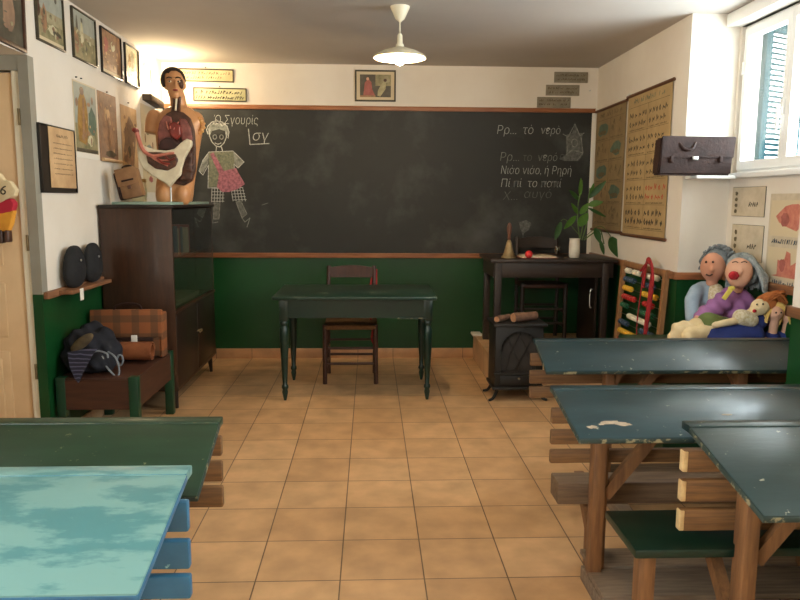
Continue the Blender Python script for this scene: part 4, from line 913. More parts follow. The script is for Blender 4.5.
# hand bell
r = thing('hand_bell', 'old brass hand bell with wooden handle on left end of side desk', 'bell', (1.17, 5.95, sz))
part('bell', G().lathe([(.062, sz+.001), (.062, sz+.014), (.048, sz+.026), (.036, sz+.07), (.024, sz+.125), (.014, sz+.15), (.006, sz+.155)], (1.17, 5.95, 0)), 'brass', r)
part('handle', G().lathe([(.010, sz+.155), (.015, sz+.165), (.012, sz+.19), (.019, sz+.22), (.021, sz+.26), (.013, sz+.29), (.0005, sz+.30)], (1.17, 5.95, 0)), 'bell_wood', r)
one('red_ball', G().ell((1.335, 5.92, sz+.034), (.033, .033, .033), n=20), 'red_ball', 'small shiny red ball on the side desk', 'ball')
r = thing('open_book', 'open book with cream pages lying on side desk behind red ball', 'book', (1.42, 6.03, sz))
g = G()
for s in (-1, 1):
    rg = []
    for k in range(7):
        t = k/6; x = 1.43+s*.15*t; z = sz+.012+.012*math.sin(PI*t)*(1-t*.4)
        rg.append([Vector((x, 5.93, sz+.003)), Vector((x, 6.13, sz+.003)), Vector((x, 6.13, z)), Vector((x, 5.93, z))])
    g.loft(rg)
part('pages', g, 'paper', r); part('cover', G().box(1.27, 1.59, 5.92, 6.14, sz+.0005, sz+.0035), 'book_a', r)
r = thing('stemmed_glass', 'small stemmed glass on the side desk left of the plant jug', 'glass', (1.575, 5.92, sz))
part('bowl', G().lathe([(.024, sz+.001), (.024, sz+.004), (.004, sz+.008), (.004, sz+.04), (.018, sz+.055), (.024, sz+.075), (.022, sz+.10), (.020, sz+.10), (.0225, sz+.075), (.014, sz+.055), (.0005, sz+.048)], (1.575, 5.92, 0)), 'cup_glass', r)
one('pencil', G().cyl((1.63, 5.89, sz+.0055), (1.70, 6.02, sz+.0055), .005, n=6), 'ink_soft', 'thin pencil lying on the side desk before the plant jug', 'pencil')
# potted plant in jug
r = thing('potted_plant', 'leafy green plant in a white ceramic jug on the side desk', 'plant', (1.74, 6.0, sz))
jx, jy = 1.745, 6.0
g = G(); g.lathe([(.038, sz+.001), (.044, sz+.01), (.046, sz+.05), (.045, sz+.12), (.042, sz+.155), (.046, sz+.165), (.043, sz+.165), (.039, sz+.155), (.039, sz+.135)], (jx, jy, 0)); part('jug', g, 'ceramic', r)
part('soil', G().cyl((jx, jy, sz+.13), (jx, jy, sz+.145), .040), 'soil_brown', r)
def leaf(g, base, tip, w, fold=.25, droop=.0):
    base, tip = Vector(base), Vector(tip); d = tip-base; L = d.length; side = d.cross(Vector((0, -1, .35))).normalized(); up = side.cross(d).normalized()
    b = bmesh.new(); n = 8; rows = []
    for k in range(n+1):
        t = k/n; ww = w*math.sin(PI*min(1, t*.92+.05))**.8*(1-.25*t); c = base+d*t+Vector((0, 0, -droop*t*t))
        rows.append([b.verts.new(c-side*ww+up*fold*ww), b.verts.new(c), b.verts.new(c+side*ww+up*fold*ww)])
    for a, q in zip(rows, rows[1:]):
        b.faces.new((a[0], a[1], q[1], q[0])); b.faces.new((a[1], a[2], q[2], q[1]))
    r_ = bmesh.ops.solidify(b, geom=b.faces[:], thickness=.0012); g._add(b)
st = G()
def P(x, y, Y=6.0): return at(x, y, Y)
for pts_ in (((580, 240), (578, 224), (578, 205), (582, 188), (582, 180)), ((582, 240), (587, 222), (588, 205), (590, 188)), ((580, 240), (583, 225), (586, 210)), ((584, 240), (592, 234), (600, 230), (604, 244))): st.tube([P(*q) for q in pts_], .0055, 6)
part('stem', st, 'stem', r)
lv = [((580, 196), (581, 178), .02, 'leaf'), ((579, 200), (569, 190), .024, 'leaf_dark'), ((589, 198), (606, 181), .03, 'leaf_dark'), ((588, 205), (603, 202), .032, 'leaf'), ((588, 208), (606, 217), .018, 'leaf_dark'), ((580, 214), (589, 203), .03, 'leaf'), ((579, 226), (588, 213), .045, 'leaf'), ((576, 216), (564, 229), .028, 'leaf'),
      ((561, 222), (555, 240), .03, 'leaf_dark'), ((595, 228), (600, 243), .034, 'leaf_dark'), ((600, 240), (604, 255), .022, 'leaf_dark'), ((611, 237), (618, 257), .062, 'leaf_dark'), ((590, 196), (594, 183), .018, 'leaf'), ((578, 214), (571, 203), .022, 'leaf')]
for i, (a, b_, w_, m) in enumerate(lv):
    g = G(); dy = -.03-.01*(i % 4); leaf(g, at(*a, 6.0), at(*b_, 6.0+dy), w_); part('leaf', g, m, r, 60)
g = G(); g.tube([P(580, 236), P(566, 220), P(561, 221)], .003, 6); g.tube([P(584, 238), P(600, 226), P(612, 238)], .003, 6); part('tendril', g, 'stem', r)

# ================================================================ STOVE
r = thing('iron_stove', 'black cast iron stove with arched lattice door on splayed legs', 'stove', (1.12, 5.35, 0))
vx0, vx1, vy0, vy1 = .915, 1.32, 5.16, 5.46
part('body', G().box(vx0+.02, vx1-.02, vy0+.01, vy1, .10, .575, .008), 'iron', r)
part('top_plate', G().box(vx0, vx1, vy0-.02, vy1+.01, .575, .598, .006), 'iron', r)
part('base_plate', G().box(vx0+.005, vx1-.005, vy0-.01, vy1+.005, .09, .112, .005), 'iron', r)
Ms = frame_at((vx0, vy0+.01, 0), (1, 0, 0)); vw = vx1-vx0
arch = [(.07, .235), (vw-.07, .235), (vw-.07, .40)]+[(vw/2+(vw/2-.07)*math.cos(a), .40+.13*math.sin(a)) for a in [PI*k/12 for k in range(1, 12)]]+[(.07, .40)]
d = part('door', G().prism(arch, .012, Ms), 'iron_door', r)
g = G(); Mz = Ms @ Matrix.Translation((0, 0, .012))
fr = arch+[arch[0]]; ribbon(g, fr, .02, Mz, .008)
for pts_ in ([(.1, .24), (.14, .38), (vw/2, .52)], [(vw-.1, .24), (vw-.14, .38), (vw/2, .52)], [(.17, .24), (.24, .37), (vw-.12, .47)], [(vw-.17, .24), (vw-.24, .37), (.12, .47)], [(vw/2, .24), (vw/2, .3)]): ribbon(g, pts_, .009, Mz, .006)
part('lattice', g, 'iron', d)
part('ash_drawer', G().box(vx0+.06, vx1-.06, vy0-.004, vy0+.012, .13, .20, .004), 'iron', r)
g = G(); g.cyl((vx0+.20, vy0-.02, .18), (vx0+.20, vy0, .18), .008); g.cyl((vx0+.28, vy0-.016, .178), (vx0+.34, vy0-.016, .178), .006); g.cyl((vx0+.31, vy0-.016, .178), (vx0+.31, vy0, .178), .004); part('latch', g, 'steel', r)
g = G(); g.box(vx0+.01, vx1-.01, vy0-.006, vy0+.012, .208, .222, .003); part('ledge', g, 'iron', r)
for x, sx in ((vx0+.045, -1), (vx1-.045, 1)):
    for y, sy in ((vy0+.04, -1), (vy1-.04, 1)):
        g = G(); g.tube([(x, y, .10), (x+sx*.008, y+sy*.005, .06), (x+sx*.032, y+sy*.015, .02), (x+sx*.065, y+sy*.03, .008)], .014, 8, taper=.7); part('leg', g, 'iron', r)
def log(label, p0, p1, rad):
    p0, p1 = Vector(p0), Vector(p1); r = thing('firewood_log', label, 'log', ((p0+p1)/2)[:2]+(min(p0.z, p1.z)-rad,), 0, 'firewood on the stove')
    g = G(); n = 10; rg = []; d = (p1-p0).normalized(); a = d.cross(Vector((0, 0, 1))).normalized(); b = a.cross(d); rnd = random.Random(int(rad*1e4))
    for k in range(6):
        t = k/5; rg.append([p0+(p1-p0)*t+(a*math.cos(2*PI*j/n)+b*math.sin(2*PI*j/n))*rad*(.93+.1*math.sin(j*2.3+k)) for j in range(n)])
    g.loft(rg); part('bark', g, 'log_bark', r, 60); g = G(); e = d*.002; g.cyl(p0-e, p0+e, rad*.9, n=10); g.cyl(p1-e, p1+e, rad*.9, n=10); part('cut_end', g, 'log_cut', r)
log('thin split log lying on the left of the stove top', (.945, 5.20, .624), (1.06, 5.33, .624), .024)
log('thick cut log lying in the middle of the stove top', (1.07, 5.20, .636), (1.26, 5.30, .636), .037)
one('paper_scrap', G().box(.96, 1.05, 6.52, 6.66, DZ+.001, DZ+.02, .004), 'paper_white', 'white paper scrap on the platform edge by the back wall', 'paper')

# ================================================================ ABACUS
r = thing('bead_abacus', 'large wooden abacus with coloured beads leaning on the right wall', 'abacus', (2.05, 5.25, 0))
ya, yb, za = 5.70, 4.86, 1.03; lean = lambda z: 2.022+.05*z/1.0
def apt(t, z): return Vector((lean(z), ya+(yb-ya)*t, z))
for t in (0, 1):
    g = G(); a, b_ = apt(t, 0.0), apt(t, za); yy = a.y
    rg = [[Vector((p.x+dx, yy+dy, p.z)) for dx, dy in ((-.016, -.022), (.016, -.022), (.016, .022), (-.016, .022))] for p in (a, b_)]
    g.loft(rg); part('post', g, 'abacus_wood', r)
for z in (.30, za-.02):
    g = G(); p = apt(0, z); g.box(p.x-.014, p.x+.014, yb, ya, z-.018, z+.018, .003); part('rail', g, 'abacus_wood', r)
g = G(); p = apt(0, .66); g.box(p.x+.03, p.x+.036, yb, ya, .32, 1.0); 
wires = [(.955, 'bead_white', [.12, .17, .3, .35, .42, .62, .67, .72, .77, .82]), (.885, 'bead_blue', [.1, .15, .2, .25, .3, .55, .6, .65, .7, .75]), (.815, 'bead_yellow', [.1, .15, .2, .25, .58, .63, .68, .73, .78, .83]), (.745, 'bead_red', [.1, .15, .2, .25, .3, .35, .62, .67, .72, .77]), (.675, 'bead_green', [.08, .13, .18, .5, .55, .6, .65, .7, .75, .8]), (.605, 'bead_white', [.28, .33, .38, .43, .48, .53, .58, .63, .68, .73]), (.535, 'bead_blue', [.08, .13, .18, .23, .6, .65, .7, .75, .8, .85]), (.465, 'bead_yellow', [.08, .13, .18, .23, .28, .33, .38, .43, .7, .75]), (.395, 'bead_red', [.1, .15, .2, .25, .3, .6, .65, .7, .75, .8])]
for z, m, ts in wires:
    w = part('wire', G().cyl(apt(0, z), apt(1, z), .003, n=6), 'steel', r)
    for t in ts:
        c = apt(t, z); g = G(); g.cyl((c.x, c.y-.017, z), (c.x, c.y-.010, z), .016, .0225, 12); g.cyl((c.x, c.y-.010, z), (c.x, c.y+.010, z), .0225, .0225, 12); g.cyl((c.x, c.y+.010, z), (c.x, c.y+.017, z), .0225, .016, 12); part('bead', g, m, w)
g = G()
for q in range(4):
    dx = .014*q
    g.tube([(2.02+dx*.3, 5.20-dx, .99-.04*q), (2.02, 5.08, 1.06+.01*q), (1.99, 4.93-dx*.5, 1.05), (1.99, 4.88+dx, .95), (1.985, 4.90+dx, .75), (1.98, 4.93+dx*.8, .55), (1.975, 4.9+dx, .45)], .0085)
g.tube([(1.99, 5.06, 1.0), (1.98, 5.08, .8), (1.975, 5.1, .6), (1.975, 5.08, .45)], .005)
part('coil', g, 'rope_red'); o = bpy.data.objects['coil']; o.name = 'skipping_rope'; tag(o, 'red skipping rope looped over the near post of the abacus', 'rope')

# ================================================================ BRIEFCASE BY THE WINDOW
r = thing('leather_briefcase', 'dark brown leather briefcase with flap on the ledge beside the window', 'briefcase', (2.18, 4.64, 1.675))
bx_, BY = 0, 4.64
def bpx(x, y): p = at(x, y, BY-.065); return (p.x, p.z)
Mf = frame_at((0, BY+.045, 0), (1, 0, 0))
zb = 1.6755
g = G(); g.prism([(bpx(658, 174)[0], zb), (bpx(731, 176)[0], zb), bpx(735.5, 138), bpx(662, 137)], .11, Mf); bmesh.ops.bevel(g.bm, geom=g.bm.edges[:], offset=.012, segments=3, affect='EDGES'); part('body', g, 'leather_dark', r)
g = G(); g.prism([bpx(660, 158), bpx(733, 158), bpx(735.8, 137), bpx(662, 136)], .012, frame_at((0, BY-.064, 0), (1, 0, 0))); bmesh.ops.bevel(g.bm, geom=g.bm.edges[:], offset=.004, segments=2, affect='EDGES'); part('flap', g, 'leather_dark', r)
g = G()
for x in (671, 720): p = bpx(x, 158); g.box(p[0]-.010, p[0]+.010, BY-.083, BY-.066, p[1]-.03, p[1]+.012, .003)
part('strap', g, 'leather_dark', r)
p = bpx(694, 158.5); part('clasp', G().box(p[0]-.02, p[0]+.02, BY-.088, BY-.075, p[1]-.012, p[1]+.012, .003), 'steel', r)
g = G(); g.tube([(bpx(682, 0)[0], BY-.01, bpx(0, 137)[1]), (bpx(686, 0)[0], BY-.06, bpx(0, 137)[1]+.01), (bpx(692, 0)[0], BY-.085, bpx(0, 143)[1]), (bpx(700, 0)[0], BY-.085, bpx(0, 143)[1]), (bpx(705, 0)[0], BY-.06, bpx(0, 136)[1]+.01), (bpx(709, 0)[0], BY-.01, bpx(0, 136)[1])], .010); part('handle', g, 'leather_dark', r)
one('corner_shelf', G().box(XR+.01, XW-.055, 4.58, YN-.001, 1.655, 1.675, .003), 'pvc', 'white corner shelf under the leather briefcase', 'shelf')

# ================================================================ DOLLS
one('storage_chest', G().box(1.70, XW-.03, 3.90, 4.72, 0, .60, .008), 'bench_green', 'low green chest against the window wall that the dolls sit on', 'chest')
ZS = .60
def strands(g, centre, R, rnd, n, length, rad=.006, ang=(0, 360), curl=0, front=None):
    c = Vector(centre)
    for i in range(n):
        a = math.radians(rnd.uniform(*ang)); e = rnd.uniform(.1, 1.2)
        d = Vector((math.cos(a)*math.sin(e), math.sin(a)*math.sin(e), math.cos(e)))
        p0 = c+Vector((0, 0, R*.9))*.9; p1 = c+d*R*1.05; out = Vector((d.x, d.y, 0)).normalized(); p2 = c+out*R*1.15+Vector((0, 0, -R*.1)); p3 = p2+Vector((out.x*.02, out.y*.02, -length*rnd.uniform(.7, 1.1)))
        pts_ = [p0, p1, p2, p3]
        if curl: pts_ = [p+Vector((rnd.uniform(-1, 1), rnd.uniform(-1, 1), rnd.uniform(-1, 1)))*curl for p in pts_]
        g.tube(pts_, rad, 5)
def limb(g, pts_, r0, r1):
    n = len(pts_)
    for i in range(n-1): 
        ra = r0+(r1-r0)*i/(n-1); rb = r0+(r1-r0)*(i+1)/(n-1); g.cyl(pts_[i], pts_[i+1], ra, rb, 12); g.ell(pts_[i+1], (rb, rb, rb))
    g.ell(pts_[0], (r0, r0, r0))
# grandmother doll in purple
DY = 4.20
def D(x, y, Y=DY): return at(x, y, Y)
r = thing('rag_doll', 'large rag doll in purple blouse with straight grey hair and open red mouth', 'doll', (D(735, 330).x, 4.25, ZS), 0, 'rag dolls')
hc = D(739, 272); g = G(); g.ell(hc, (.080, .078, .090)); g.ell(hc+Vector((-.01, -.02, -.03)), (.066, .062, .066)); g.cyl(hc-Vector((0, 0, .07)), hc-Vector((0, -.02, .12)), .036)
body = D(737, 305, 4.26); g.ell((body.x, 4.28, .84), (.11, .09, .14)); g.ell((body.x, 4.26, .72), (.12, .11, .11))
sh = Vector((body.x-.085, 4.24, .92)); hand = D(699, 318, 4.12); mid = Vector(((sh.x+hand.x)/2-.02, 4.17, .85)); limb(g, [sh, mid, hand], .042, .030)
for lp in ([D(708, 323, 4.08), D(690, 328, 4.06), D(679, 329, 4.05), D(675, 338, 4.03)], [D(714, 332, 4.03), D(700, 333, 4.01), D(690, 334, 4.0), D(687, 342, 3.98)]):
    q = G(); limb(q, lp, .050, .042); q = fuse(q, .009, 3)
    for v in q.bm.verts: v.co.z = max(v.co.z, ZS+.001); v.co += v.normal*.004*math.sin(v.co.x*80+v.co.z*60)
    part('leg', q, 'doll_cream', r, 60)
g.ell(hc+Vector((-.026, -.075, .012)), (.012, .014, .018))
g = fuse(g, .009, 4)
for v in g.bm.verts: v.co.z = max(v.co.z, ZS+.001)
part('body', g, 'doll_skin', r, 60)
g = G(); g.ell((body.x, 4.28, .875), (.125, .105, .105)); g.ell((body.x, 4.27, .79), (.13, .12, .09)); limb(g, [sh+Vector((.02, 0, 0)), mid+Vector((.01, 0, 0)), hand+Vector((.03, .01, .01))], .062, .052); g.cyl((body.x+.10, 4.24, .90), (body.x+.14, 4.18, .75), .055, .045)
g = fuse(g, .010, 3)
for v in g.bm.verts: v.co += v.normal*.006*math.sin(v.co.x*70+v.co.z*50)
part('blouse', g, 'purple_cloth', r, 60)
g = G(); limb(g, [Vector((body.x-.05, 4.18, .72)), D(708, 323, 4.07)], .072, .066); limb(g, [Vector((body.x+.01, 4.18, .70)), D(716, 331, 4.04)], .072, .062); g = fuse(g, .012, 4); part('skirt', g, 'green_cloth', r, 60)
rnd = random.Random(21); g = G(); g.ell(hc+Vector((.04, .045, .036)), (.090, .078, .082))
for i in range(230):
    a = math.radians(rnd.uniform(-66, 110)); e = rnd.uniform(.15, 1.4); d = Vector((math.cos(a)*math.sin(e), math.sin(a)*math.sin(e), math.cos(e)))
    c = hc+Vector((.022, .02, .012)); p0 = c+Vector((-.02+rnd.uniform(-.02, .02), rnd.uniform(-.03, .03), .088)); p1 = c+Vector((d.x*.092, d.y*.088, d.z*.092)); o_ = Vector((d.x, d.y, 0)).normalized()
    p2 = c+o_*.112+Vector((.02, 0, -.03)); p3 = p2+Vector((o_.x*.02, o_.y*.02, -rnd.uniform(.04, .11)))
    g.tube([p0, p1, p2+Vector((rnd.uniform(-.012, .012), rnd.uniform(-.012, .012), 0)), p3], .0065, 5)
g.ell(hc+Vector((.085, .03, -.015)), (.045, .055, .07))
for v in g.bm.verts: v.co.x = min(v.co.x, XW-.03)
part('hair', g, 'wool_grey', r, 70)
g = G(); m = D(733.5, 275.5, DY-.09); g.ell((m.x, m.y, m.z), (.030, .02, .027)); 
for k in range(6): a = k*PI/3; g.ell((m.x+.016*math.cos(a), m.y-.012, m.z+.014*math.sin(a)), (.013, .01, .012))
part('mouth', g, 'rose_red', r)
g = G(); 
for x in (735, 744): q = D(x, 262.5, DY-.085); g.tube([q+Vector((-.018, 0, 0)), q+Vector((0, -.006, .006)), q+Vector((.018, 0, 0))], .003)
part('eyelid', g, 'frame_brown', r)
g = G(); q = D(728, 293, DY-.11); g.box(q.x-.012, q.x+.012, q.y-.01, q.y+.01, q.z-.045, q.z+.03, .004, Matrix.Translation(q) @ Matrix.Rotation(.6, 4, 'Y') @ Matrix.Translation(-q)); g.ell(q+Vector((.02, 0, .03)), (.022, .012, .012)); part('ribbon', g, 'yellow_cloth', r)
# grandfather doll behind
r = thing('rag_doll', 'rag doll with curly grey hair and pale blue jacket sitting behind the purple one', 'doll', (D(712, 330, 4.5).x, 4.5, ZS), 0, 'rag dolls')
E_ = 4.45; hc = at(713, 267, E_); g = G(); g.ell(hc, (.078, .08, .095)); g.cyl(hc-Vector((0, 0, .07)), hc-Vector((0, 0, .12)), .035); bx = hc.x+.0; g.ell((bx, 4.5, .84), (.11, .085, .15)); g.ell((bx, 4.48, .70), (.115, .10, .09)); g.ell(hc+Vector((-.045, -.08, -.01)), (.014, .018, .02))
limb(g, [Vector((bx-.06, 4.42, .68)), at(694, 328, 4.32), at(684, 336, 4.25)], .055, .045)
g = fuse(g, .010, 5); part('body', g, 'doll_tan', r, 60)
g = G(); g.ell((bx-.02, 4.5, .87), (.105, .10, .125)); limb(g, [Vector((bx-.09, 4.46, .93)), at(692, 300, 4.38), at(692, 318, 4.34)], .05, .042); g = fuse(g, .010, 4); part('jacket', g, 'pale_blue_cloth', r, 60)
g = G(); g.ell((bx+.02, 4.44, .87), (.07, .085, .12)); g = fuse(g, .010, 3); part('shirt', g, 'flower_cloth', r, 60)
rnd = random.Random(22); g = G(); g.ell(hc+Vector((.045, .03, .035)), (.085, .08, .085))
for i in range(170):
    a = rnd.uniform(-75, 165); e = rnd.uniform(.0, 1.9); a = math.radians(a); d = Vector((math.cos(a)*math.sin(e), math.sin(a)*math.sin(e), math.cos(e))); q = hc+Vector((.042, .015, .015))+Vector((d.x*.1, d.y*.1, d.z*.115)); t = rnd.random()*6
    g.tube([q+Vector((math.cos(t+k)*.016, math.sin(t+k)*.014, .012*math.sin(2*t+k*1.3))) for k in range(4)], .0055, 5)
part('hair', g, 'wool_grey_dark', r, 70)
g = G()
for x in (706, 713): q = at(x, 262, E_-.08); g.ell(q, (.008, .006, .008))
q = at(709, 275, E_-.085); g.tube([q+Vector((-.02, 0, .004)), q+Vector((0, -.006, -.004)), q+Vector((.02, 0, .004))], .005); part('eye', g, 'frame_brown', r)
# orange haired doll lying across
r = thing('rag_doll', 'small rag doll with orange hair, white shirt and blue overalls reclining at purple doll side', 'doll', (D(745, 330).x, 4.05, ZS), 0, 'rag dolls')
E_ = 4.0; hc = at(760, 307, E_); g = G(); g.ell(hc, (.055, .05, .05)); c1 = at(746, 318, E_); limb(g, [c1, at(730, 322, E_-.03), at(715, 325, E_-.05)], .026, .02); g.ell(c1, (.05, .045, .045)); g.ell(hc+Vector((-.025, -.045, 0)), (.012, .012, .012)); limb(g, [hc, c1], .03, .035)
g = fuse(g, .009, 4); part('body', g, 'doll_cream', r, 60)
g = G(); limb(g, [at(752, 328, E_+.02), at(735, 332, E_), at(714, 336, E_-.02)], .06, .045); limb(g, [at(755, 335, E_-.03), at(735, 339, E_-.04), at(720, 341, E_-.06)], .055, .04); g.ell(at(757, 322, E_+.02), (.06, .05, .05)); g = fuse(g, .010, 4)
for v in g.bm.verts: v.co.z = max(v.co.z, ZS+.001)
part('overalls', g, 'royal_cloth', r, 60)
g = G(); limb(g, [at(741, 317, E_-.015), at(750, 320, E_-.01)], .048, .048); g = fuse(g, .009, 4); part('shirt', g, 'flower_cloth', r, 60)
rnd = random.Random(23); g = G(); g.ell(hc+Vector((.045, .02, .015)), (.065, .055, .055)); 
for i in range(50):
    s = hc+Vector((rnd.uniform(-.01, .05), rnd.uniform(-.03, .04), rnd.uniform(.03, .06))); g.tube([s, s+Vector((.06, .0, .03)), s+Vector((.12, .02, rnd.uniform(-.03, .03))), s+Vector((.15, .03, rnd.uniform(-.08, -.02)))], .006, 5)
part('hair', g, 'orange_wool', r, 70)
g = G(); q = at(754.5, 311, E_-.055); g.ell(q, (.012, .008, .010)); part('mouth', g, 'rose_red', r)
g = G(); q = at(757, 304.5, E_-.052); g.ell(q, (.005, .004, .006)); q = at(763, 304, E_-.05); g.ell(q, (.005, .004, .006)); part('eye', g, 'ink', r)
# blond dolls
def small_doll(label, x, y, E_, hairm, seed, bodym, shift):
    hc = at(x, y, E_); r = thing('rag_doll', label, 'doll', (hc.x, E_+.03, ZS), 0, 'rag dolls'); g = G(); g.ell(hc, (.042, .04, .045)); b0 = Vector((hc.x+.0, E_+.03, .68)); g.ell(b0, (.05, .05, .075)); g.cyl(hc, b0, .025); limb(g, [b0+Vector((-.04, -.02, .02)), b0+Vector((-.1, -.05, -.0)), b0+Vector((-.13, -.06, .0))], .022, .018); g.ell(hc+Vector((-.012, -.04, -.004)), (.009, .009, .009))
    g = fuse(g, .008, 3); part('body', g, 'doll_skin', r, 60)
    g = G(); g.ell(b0+Vector((0, 0, -.0)), (.06, .06, .078)); limb(g, [b0+Vector((-.03, -.03, -.02)), b0+Vector((-.09, -.09, -.035))], .04, .035); g = fuse(g, .009, 3)
    for v in g.bm.verts: v.co.z = max(v.co.z, ZS+.001)
    part('dress', g, bodym, r, 60)
    rnd = random.Random(seed); g = G(); g.ell(hc+Vector((.02, .02, .022)), (.045, .045, .042)); strands(g, hc+Vector((.008, .005, .008)), .046, rnd, 60, .06, .004, (-50, 200)); part('hair', g, hairm, r, 70)
    g = G()
    for s in (-.022, .008): g.ell(hc+Vector((s, -.038, .008)), (.005, .004, .006))
    part('eye', g, 'ink', r)
small_doll('small blond doll in blue with round face, nearer the purple doll', 776, 313, 3.98, 'blond_wool', 31, 'royal_cloth', 0)
small_doll('small blond doll tucked at the far right end of doll row', 789, 316, 3.99, 'blond_wool', 32, 'royal_cloth', 0)
r = at(745, 339, 3.93); one('small_red_ball', G().ell((r.x, 3.9, ZS+.035), (.034, .034, .034)), 'rose_red', 'dark red ball lying in front of the reclining doll', 'ball')

# ================================================================ SCHOOL DESKS
def desk(label, x, yb, W, zb=.80, depth=.44, drop=.085, top='top_slate', edge='worn_edge', slat='slat_brown', slat_end=None, post='post_wood', seat='slat_brown', mirror=False, slx=.004, seat_y=None, leg_in=.03, seat_t=.03, seat_d=.3, seat_z=.365, post_y=-.16, slats=((.435, .505), (.53, .605), (.63, .705)), plank='plank_grey', inset=.15, rz=0, seat_x=.0, apron='cab_dark'):
    """x = aisle-side end of the top at the back edge, W signed width away from the aisle; y = back (blackboard) edge"""
    s = 1 if W > 0 else -1; W = abs(W); r = thing('school_desk', label, 'school desk', (x, yb, 0), rz, 'old school desks')
    B = lambda g, a, b, *q, **k: g.box(min(s*a, s*b), max(s*a, s*b), *q, **k)
    tilt = math.atan2(drop, depth-.06)
    # desk top: flat pen strip with raised back lip, and the sloping board
    g = G(); B(g, 0, W, -.062, 0, zb-.026, zb, .004); 
    Mt = Matrix.Translation((0, -.060, zb-.003)) @ Matrix.Rotation(tilt, 4, 'X')
    g.box(min(0, s*W), max(0, s*W), -(depth-.06)/math.cos(tilt), 0, -.024, 0, .005, Mt); part('desk_top', g, top, r, local=True)
    g = G(); L = (depth-.06)/math.cos(tilt); g.box(min(-.0012*s, s*W), max(-.0012*s, s*W), -L-.0015, -L+.008, -.021, -.005, .002, Mt); g.box(min(-s*.0015, s*.004), max(-s*.0015, s*.004), -L, 0, -.020, -.004, .0015, Mt)
    g.box(min(0, s*W), max(0, s*W), -.0015, .0015, -.001, .0012, 0, Mt)
    part('worn_edging', g, edge, r, local=True)
    # backrest of the attached seat: three slats
    for k, (z0, z1) in enumerate(slats):
        q = part('backrest_slat', (lambda g: (B(g, slx, W-.02, -.035, -.008, z0, z1, bev=.006), g)[1])(G()), slat, r, local=True)
        if slat_end: part('cut_end', (lambda g: (B(g, slx-.0025, slx+.014, -.0362, -.007, z0+.003, z1-.003, bev=.003), g)[1])(G()), slat_end, q, local=True)
    xp = (inset, W-inset-.06)
    for a in xp:
        g = G(); B(g, a, a+.048, post_y, post_y+.06, .06, zb-.045, bev=.005); part('post', g, post, r, local=True)
        g = G(); B(g, a+.03, a+.065, -.075, -.036, .06, zb-.03, bev=.004); part('back_post', g, post, r, local=True)
        # curved bracket under the top beside the post
        c = []; R_ = .15; x0 = a+.05 if a == xp[0] else a; dr = 1 if a == xp[0] else -1
        c = [(x0, zb-.06), (x0+dr*R_, zb-.06), (x0+dr*R_, zb-.12)]+[(x0+dr*(R_-R_*math.sin(t)), zb-.12-R_*(1-math.cos(t))) for t in [PI/2*k/8 for k in range(1, 9)]]
        g = G(); g.prism([(s*u, v) for u, v in c], .05, frame_at((0, post_y+.06, 0), (1, 0, 0))); part('bracket', g, post, r, local=True)
        g = G(); g.prism([(-.02, .12), (-.02, .18), (.16, .366), (.22, .366)], .04, frame_at((s*(a+.02), 0, 0), (0, 1, 0))); part('seat_brace', g, post, r, local=True)
        g = G(); B(g, a-.005, a+.065, -.48, post_y+.10, .0, .06, bev=.006); part('runner', g, plank, r, local=True)
    g = G(); B(g, inset+.05, W-inset-.05, post_y+.03, post_y+.055, zb-.13, zb-.05, bev=.003); part('apron', g, apron, r, local=True)
    g = G(); A = Vector((s*(inset+.055), post_y+.035, .38)); Bv = Vector((s*(inset+.30), post_y+.035, zb-.10)); d = (Bv-A).normalized(); nn = Vector((-d.z, 0, d.x))*.022
    g.loft([[p-nn-Vector((0, .015, 0)), p+nn-Vector((0, .015, 0)), p+nn+Vector((0, .015, 0)), p-nn+Vector((0, .015, 0))] for p in (A, Bv)]); part('diagonal_brace', g, post, r, local=True)
    # seat attached on the blackboard side
    sy0 = seat_y or -.02
    g = G(); B(g, seat_x, W-.05, sy0, sy0+seat_d, seat_z, seat_z+seat_t, bev=.006); part('seat', g, seat, r, local=True)
    for a in (seat_x+leg_in, W-inset-.1):
        g = G(); B(g, a, a+.055, sy0+.035, sy0+.09, 0, seat_z+.001, bev=.004); part('seat_leg', g, post, r, local=True)
    g = G()
    B(g, inset+.0, W-.08, -.27, -.075+.0, .0605, .082, bev=.003); B(g, inset+.02, W-.08, -.055, .09, .0605, .082, bev=.003)
    part('foot_board', g, plank, r, local=True)
    return r
desk('slate blue desk farthest back on the right side, nearest the abacus and dolls', .838, 3.57, 1.42, top='top_slate', depth=.31, drop=.095, seat_x=.32, inset=.34, slx=-.014, slats=((.49, .55), (.565, .635), (.66, .725)))
chip = desk('slate blue desk with chipped paint patches, middle of the right-hand row', .69, 2.63, 1.22, top='top_slate', depth=.405, drop=.07, seat='plank_brown', seat_x=.06, seat_y=.04, seat_d=.12, seat_z=.295, leg_in=.14, seat_t=.09, inset=.155, post_y=-.10, slats=((.497, .55), (.572, .63), (.655, .715)))
desk('dark teal desk with green attached seat, nearest on the right', 1.008, 2.18, .93, top='top_slate_dark', slat_end='slat_cut', seat='seat_green', seat_x=-.16, seat_y=-.08, depth=.50, drop=.092, slats=((.435, .51), (.535, .61), (.635, .71)), slx=.0)
desk('dark green desk on the left, behind the light blue desk', -.481, 2.26, -1.25, top='top_green', depth=.37, drop=.11, seat='slat_brown', seat_x=.25, inset=.3, slats=((.50, .57), (.588, .655), (.675, .74)), slx=.002)
desk('light blue desk with worn paint, nearest on the left', -.475, 1.83, -1.25, top='top_blue', edge='frame_blue', slat='frame_blue', post='frame_blue', seat='frame_blue', plank='frame_blue', apron='frame_blue', depth=.46, drop=.095, seat_x=.25, inset=.3, slats=((.435, .50), (.52, .60), (.625, .71)), slx=.008)
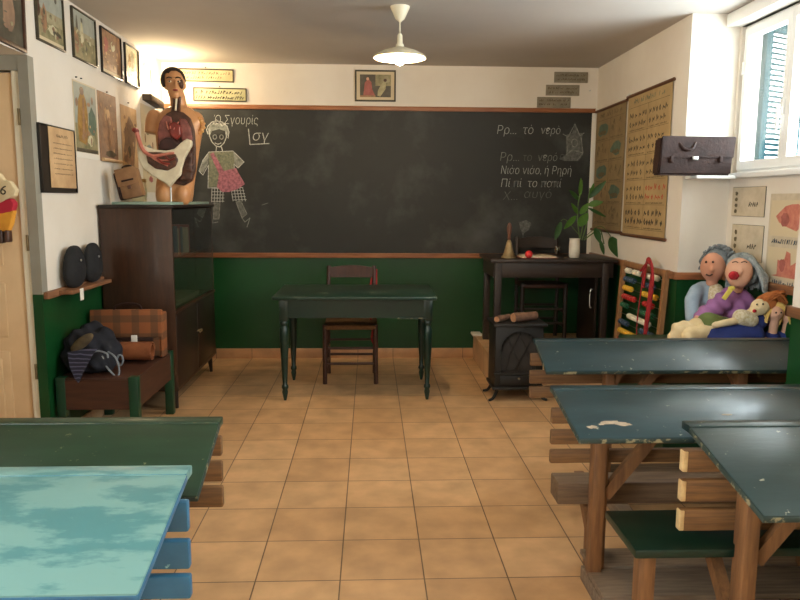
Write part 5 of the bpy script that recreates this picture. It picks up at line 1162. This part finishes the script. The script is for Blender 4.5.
tl = math.atan2(.07, .345); g = G(); Mt = Matrix.Translation((0, -.060, .797)) @ Matrix.Rotation(tl, 4, 'X')
for u, v, a, b, sd in ((.115, -.28, .02, .012, 1), (.19, -.25, .045, .014, 2), (.23, -.262, .03, .012, 3), (.15, -.262, .012, .006, 4), (.62, -.2, .02, .006, 5)):
    q = random.Random(sd); u -= .05; g.prism([(u+a*(.6+.6*q.random())*math.cos(2*PI*k/12), v+b*(.6+.6*q.random())*math.sin(2*PI*k/12)) for k in range(12)], .0006, Mt)
tag(part('paint_chips', g, 'bare_wood', chip, 0, local=True), 'bare wood showing through the paint', None)

# ================================================================ LIGHT
def light(name, typ, loc, energy, color, rot=(0, 0, 0), **k):
    l = bpy.data.lights.new(name, typ); l.energy = energy; l.color = color
    for a, v in k.items(): setattr(l, a, v)
    o = bpy.data.objects.new(name, l); C.objects.link(o); o.location = loc; o.rotation_euler = rot; return o
light('pendant_light', 'POINT', (PX, PY, 2.36), 26, (1, .74, .45), shadow_soft_size=.035)
light('uplighter_light', 'POINT', (XL+.10, 6.27, 2.50), 13, (1, .78, .50), shadow_soft_size=.03)
for nm, x, y, z, sy, sz_ in (('window_portal', XW+.12, (WY0+WY1)/2, (WZ0+WZ1)/2, WY1-WY0, WZ1-WZ0), ('window_portal', XP+.22, (VY0+VY1)/2, (1.3+WZ1)/2, VY1-VY0, WZ1-1.3)):  # second entry is the portal of the added right window
    o = light(nm, 'AREA', (x, y, z), 1, (1, 1, 1), (0, PI/2, 0), shape='RECTANGLE', size=sz_, size_y=sy); o.data.cycles.is_portal = True
w = bpy.data.worlds.new('sky'); bpy.context.scene.world = w; w.use_nodes = True
bg = w.node_tree.nodes['Background']; bg.inputs[0].default_value = (.86, .94, 1, 1); bg.inputs[1].default_value = 11.0

o = light('window_portal', 'AREA', (XL-.17, -.1, 1.73), 1, (1, 1, 1), (0, -PI/2, 0), shape='RECTANGLE', size=1.55, size_y=2.4); o.data.cycles.is_portal = True  # portal of the added left window
light('added_warm_fill', 'POINT', (.2, .4, 2.36), 22, (1, .74, .45), shadow_soft_size=.05)  # added warm fill behind the camera, no fixture belongs to it
# ================================================================ CAMERA
cam = bpy.data.cameras.new('camera'); co = bpy.data.objects.new('camera', cam); C.objects.link(co)
cam.sensor_width = 36; cam.lens = FP/800*36; cam.clip_start = .05
m = Matrix.Identity(4)
for i, a in enumerate((R2, U2, -Fv)): m[0][i], m[1][i], m[2][i] = a
m.translation = (0, 0, HC); co.matrix_world = m
sc = bpy.context.scene; sc.camera = co
sc.view_settings.view_transform = 'Standard'; sc.view_settings.look = 'None'; sc.view_settings.gamma = 1; sc.view_settings.exposure = 0.87
sc.view_settings.use_curve_mapping = False
